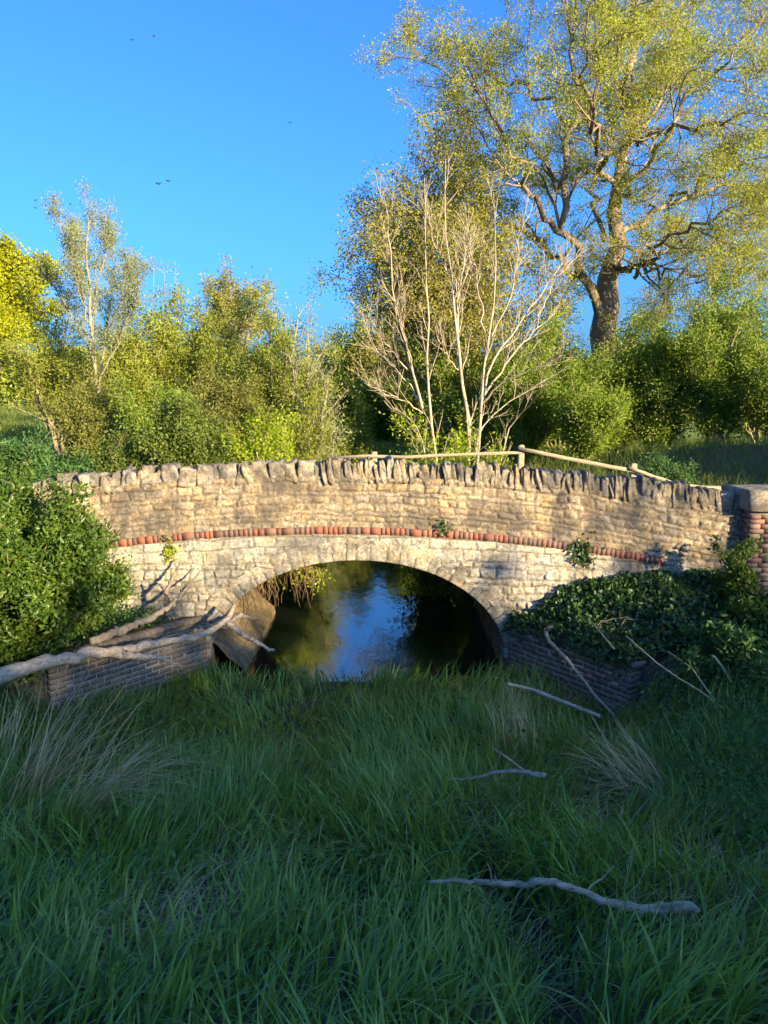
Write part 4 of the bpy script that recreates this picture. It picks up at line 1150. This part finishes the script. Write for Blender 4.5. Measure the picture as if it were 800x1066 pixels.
# withered litter between
N = 22000; x_, y_ = scatter(N, -5.5, 5.5, 2.3, 10.5, rng); k_ = (np.abs(x_) < 1.2 + .55 * y_) & (fbm(x_ * .9, y_ * .9, 230, 3) + .2 * sstep(.9, 2, x_) * sstep(8.8, 7.5, y_) * sstep(3.8, 5, y_) > .55 + .1 * rng.random(N)); x_ = x_[k_]; y_ = y_[k_]; N = len(x_)
mb = MB(); mb.blades(np.stack([x_, y_, ground_h(x_, y_)], -1), rng.uniform(.2, .55, N), rng.uniform(.003, .007, N), rng.uniform(.3, .8, N), rng.uniform(.2, .9, N), rng.uniform(-1.2, 1.6, N), rng, 4)
tag(mb.build('withered_grass', M['straw'], None, (0, 6, 0)), 'withered straw strands lying among the green sedge', 'grass', None, 'stuff')
# broad-leaved weeds among the sedge
N = 7000; x_, y_ = scatter(N, -5.5, 5.5, 2.3, 10.8, rng); k_ = (np.abs(x_) < 1.2 + .55 * y_) & (fbm(x_ * 1.1, y_ * 1.1, 260, 3) > .56) & ~((y_ > 9.7) & (np.abs(x_ + .3) > 2.6)); x_ = x_[k_]; y_ = y_[k_]; N = len(x_)
mb = MB(); d = rng.normal(size=(N, 3)) * .7; d[:, 2] += .1
mb.leaves(np.stack([x_, y_, ground_h(x_, y_) + rng.uniform(.12, .42, N)], -1), d, rng.uniform(.04, .10, N), .5, rng)
tag(mb.build('channel_weeds', M['nettle_leaf'], None, (0, 6, 0)), 'patches of broad-leaved weeds growing among the sedge', 'weeds', None, 'stuff')
N = 13000; x_, y_ = scatter(N, -5.8, -2.75, 9.0, 11.7, rng); k_ = (x_ < -2.95 - np.clip(11.7 - y_, 0, 2.3) * .62 - .1) | (y_ < 9.5) | ((y_ < 9.95) & (x_ < -3.1)); x_ = x_[k_]; y_ = y_[k_]; N = len(x_)
mb = MB(); d = rng.normal(size=(N, 3)) * .7; mb.leaves(np.stack([x_, y_, ground_h(x_, y_) + rng.uniform(.02, .28, N)], -1), d, rng.uniform(.03, .08, N), .5, rng)
tag(mb.build('bank_weeds', M['nettle_leaf'], None, (-4, 10, 1)), 'low weeds growing on the earth behind the left wing wall', 'weeds', None, 'stuff')
# weeds on the right bank
N = 12000; x_, y_ = scatter(N, 2.6, 6.5, 5.0, 10.2, rng)
k_ = (x_ < 1.0 + .56 * y_) & (x_ > 3.0 + .5 * (fbm(x_, y_, 240) - .5) - .25 * (10 - y_) + .5) & ~((y_ > 9.7) & (x_ < 3.9)); x_ = x_[k_]; y_ = y_[k_]; N = len(x_)
mb = MB(); d = rng.normal(size=(N, 3)) * .7; d[:, 2] -= .15
mb.leaves(np.stack([x_, y_, ground_h(x_, y_) + rng.random(N) ** .6 * (.25 + .6 * fbm(x_ * 1.3, y_ * 1.3, 245))], -1), d, rng.uniform(.04, .09, N), .5, rng)
tag(mb.build('bank_weeds', M['nettle_leaf'], None, (4, 8, 1)), 'dark nettles and weeds covering the shaded right bank', 'weeds', None, 'stuff')
# meadow grass beyond the bridge
N = 60000; y_ = 16.2 + 26 * rng.random(N) ** 1.5; x_ = (rng.random(N) * 2 - 1) * (1 + .56 * y_)
k_ = np.abs(x_ - XC) > 2.9; x_ = x_[k_]; y_ = y_[k_]; N = len(x_)
mb = MB(); mb.blades(np.stack([x_, y_, ground_h(x_, y_) - .02], -1), rng.uniform(.2, .6, N) * (.6 + .8 * fbm(x_ * .4, y_ * .4, 250)), rng.uniform(.008, .02, N), rng.uniform(.05, .4, N), rng.gamma(2., .2, N), rng.uniform(0, 6.28, N), rng, 3)
tag(mb.build('meadow_grass', M['meadow'], None, (0, 25, 2)), 'rough meadow grass on the banks behind the bridge', 'grass', None, 'stuff')
N = 30000; y_ = rng.uniform(44, 92, N); x_ = -(.25 + .42 * rng.random(N)) * y_
mb = MB(); mb.blades(np.stack([x_, y_, ground_h(x_, y_) - .02], -1), rng.uniform(.3, .7, N), rng.uniform(.05, .11, N), rng.uniform(.05, .4, N), rng.gamma(2., .2, N), rng.uniform(0, 6.28, N), rng, 2)
tag(mb.build('field_grass', M['meadow'], None, (0, 60, 2)), 'sunlit open pasture seen far off past the yellow round tree', 'grass', None, 'stuff')
# verge grass on the deck behind the coping
N = 5000; x_ = rng.uniform(XL, XR, N); y_ = rng.uniform(12.3, 15.9, N)
mb = MB(); mb.blades(np.stack([x_, y_, 2.38 + hump(x_)], -1), rng.uniform(.2, .75, N), rng.uniform(.006, .012, N), rng.uniform(.05, .3, N), rng.gamma(2., .2, N), rng.uniform(0, 6.28, N), rng, 4)
tag(mb.build('verge_grass', M['meadow'], None, (0, 14, 2.4)), 'long grass growing on the bridge track behind the coping stones', 'grass', None, 'stuff')


def tuft(label, px, py, Y, n, H0, az0, lean, bend, spread=.16, wd=.014):
    c = W(px, py, Y); c[2] = float(ground_h(c[0], c[1])) - .02
    o = thing('dry_grass_tuft', label, 'dry grass', c, 'tufts of dry grass')
    mb = MB(); p_ = c + np.concatenate([rng.normal(size=(n, 2)) * spread, np.zeros((n, 1))], 1)
    mb.blades(p_, H0 * rng.uniform(.6, 1.1, n), np.full(n, wd) * rng.uniform(.6, 1.2, n), lean + rng.normal(size=n) * .14, bend + rng.normal(size=n) * .16, az0 + rng.normal(size=n) * .38, rng, 7)
    mb.build('stalks', M['straw'], o, tuple(c))


tuft('pale dry grass tuft fanning up at the left edge below the log', 18, 840, 7.0, 130, 1.5, .3, .52, .16)
tuft('pale dry grass tuft arching over to the right, left of the channel', 80, 850, 6.6, 150, 1.3, .15, .52, .5)
tuft('thin upright dry grass tuft standing before the right wing wall', 545, 775, 8.3, 90, 1.0, 2.4, .12, .15, .14, .007)
tuft('flattened dry grass tuft lying on the slope right of the crooked stick', 690, 815, 6.9, 120, .95, 2.7, .62, .35, .15)
tuft('dry grass wisps at the middle of the channel near its left', 395, 870, 5.9, 40, .7, .4, .35, .3, .16, .005)
tuft('short dry grass wisps at the far left below the log', 6, 780, 8.0, 35, .9, 1.2, .1, .3, .1)

# ------------------------------------------------------------------ insects over the meadow
for px, py, s, rz, lab in ((165, 192, 1., .2, 'blurred dark flying insect, left one of a close pair in open sky'), (175, 189, .8, .6, 'dark flying insect, right one of a close pair in open sky'),
                           (37, 209, .6, 1., 'upper of two tiny flying insects near the left edge'), (37, 217, .6, .2, 'lower of two tiny flying insects near the left edge'),
                           (73, 213, .55, .5, 'tiny flying insect just left of the slender tree top'), (138, 42, .6, .1, 'tiny flying insect high up, left of another'), (160, 38, .6, .4, 'tiny flying insect highest in the sky'),
                           (302, 128, .55, 1.2, 'lone tiny flying insect in the middle of the sky')):
    c = W(px, py, 3.4); o = thing('flying_insect', lab, 'insect', c, 'insects flying in the sky')
    V, Q = rock(.014 * s, .006 * s, .006 * s, 31, 5, .9, .02); V = V @ rot_xyz(0, .3, rz).T
    np_mesh('body', V + c, Q, None, M['insect'], o, tuple(c), True)
    for sg in (-1, 1):
        mb = MB(); L_ = np.array([.016 * s]); mb.leaves((c + [0, 0, .003])[None], np.array([[sg * 1., .3, .35]]), L_, .4, rng); mb.build('wing', M['insect'], o, tuple(c))

# three thin stalks with tufted tops over the scrub
for px, py in ((160, 276), (171, 278), (182, 281)):
    Y = 33; c = W(px, 330, Y); t_ = W(px, py, Y); c[2] = float(ground_h(c[0], Y))
    o = thing('thin_sapling', 'thin bare stalk with a tufted top, %s of three above the olive scrub' % {160: 'left one', 171: 'middle one', 182: 'right one'}[px], 'tree', c, 'tufted stalks above the scrub')
    tb = MB(); tb.tubes(np.linspace(c, t_, 8)[None] + rng.normal(size=(1, 8, 3)) * .03, np.linspace(.03, .008, 8)[None], 5); tb.build('trunk', M['scrub_bark'], o, tuple(c))
    n = 60; lb = MB(); dd = rng.normal(size=(n, 3)); lb.leaves(t_ + dd * .13, dd, rng.uniform(.06, .11, n), .4, rng); lb.build('crown', M['grey_leaf'], o, tuple(c))

# ------------------------------------------------------------------ far hedge line
N = 60000; x_ = rng.uniform(-90, 90, N); y_ = 95 + rng.normal(size=N) * 2 + 6 * np.sin(x_ * .05)
hh = 3.5 + 5.5 * fbm(x_ * .09, y_ * 0, 300, 4)
mb = MB(); mb.leaves(np.stack([x_, y_, ground_h(x_, y_) + hh * rng.random(N) ** .7], -1), rng.normal(size=(N, 3)), rng.uniform(.4, .8, N), .6, rng)
tag(mb.build('far_woods', M['willow_leaf'], None, (0, 95, 4)), 'distant hedge line closing the field', 'woods', None, 'stuff')
# trees behind the viewer shade the channel; added right hedge shades the scrub
def hedge(name, label, x0, x1, y0, wy, top, n, leaf=.3):
    c = ((x0 + x1) / 2, y0, float(ground_h((x0 + x1) / 2, y0)))
    o = thing(name, label, 'hedge', c)
    x = rng.uniform(x0, x1, n); y = y0 + rng.normal(size=n) * wy; z0 = ground_h(x, y)
    zt = top(x); z = z0 + (zt - z0) * rng.random(n) ** .8
    mb = MB(); mb.leaves(np.stack([x, y, z], -1), rng.normal(size=(n, 3)), rng.uniform(.7, 1.3, n) * leaf, .7, rng); mb.build('foliage', M['hawthorn_leaf'], o, c)
    tb = MB(); xs = np.arange(x0 + .5, x1, 1.2); tb.tubes(np.stack([np.linspace((a, y0, float(ground_h(a, y0)) - .1), (a + rng.normal() * .2, y0, float(top(np.array([a]))[0]) - .8), 5) for a in xs]), np.repeat(np.linspace(.07, .02, 5)[None], len(xs), 0), 6); tb.build('stems', M['scrub_bark'], o, c)


N = 26000; x_ = rng.uniform(8, 62, N); y_ = -30 + rng.normal(size=N) * 1.6
zt = 13.75 + 1.1 * (fbm(x_ * .35, x_ * 0, 310, 3) - .5) + 1.2 * sstep(36, 41, x_)
mb = MB(); z0 = ground_h(x_, y_); mb.leaves(np.stack([x_, y_, z0 + (zt - z0) * rng.random(N) ** .8], -1), rng.normal(size=(N, 3)), rng.uniform(.5, .9, N), .7, rng)
tag(mb.build('roadside_woods', M['hawthorn_leaf'], None, (35, -30, 2)), 'wood standing behind the viewer, throwing its shade over the channel', 'woods', None, 'stuff')
shrub('woodland_tree', 'thin tree in front of the wood behind the viewer', 'tree', (22.6, -12.0), 9.9, 2.4, 8, M['sallow_leaf'], M['scrub_bark'], rng, None, .24, .6, 3, 6, 3, bare=.62, stem_r=.07, lspread=.16)
shrub('woodland_tree', 'slighter thin tree at the right end of the wood behind the viewer', 'tree', (25.6, -12.4), 9.3, 1.9, 7, M['sallow_leaf'], M['scrub_bark'], rng, None, .24, .6, 3, 6, 3, bare=.62, stem_r=.07, lspread=.16)
hedge('shade_hedge', 'tall hedge outside the view, added to shade the scrub on the right', 13, 22, 13.5, 1.2, lambda x: 5.2 + .12 * (x - 13) + 1.6 * (fbm(x * .4, x * 0, 320, 3) - .5), 14000, .4)  # unseen hedge, added to keep the low right-hand scrub in shade
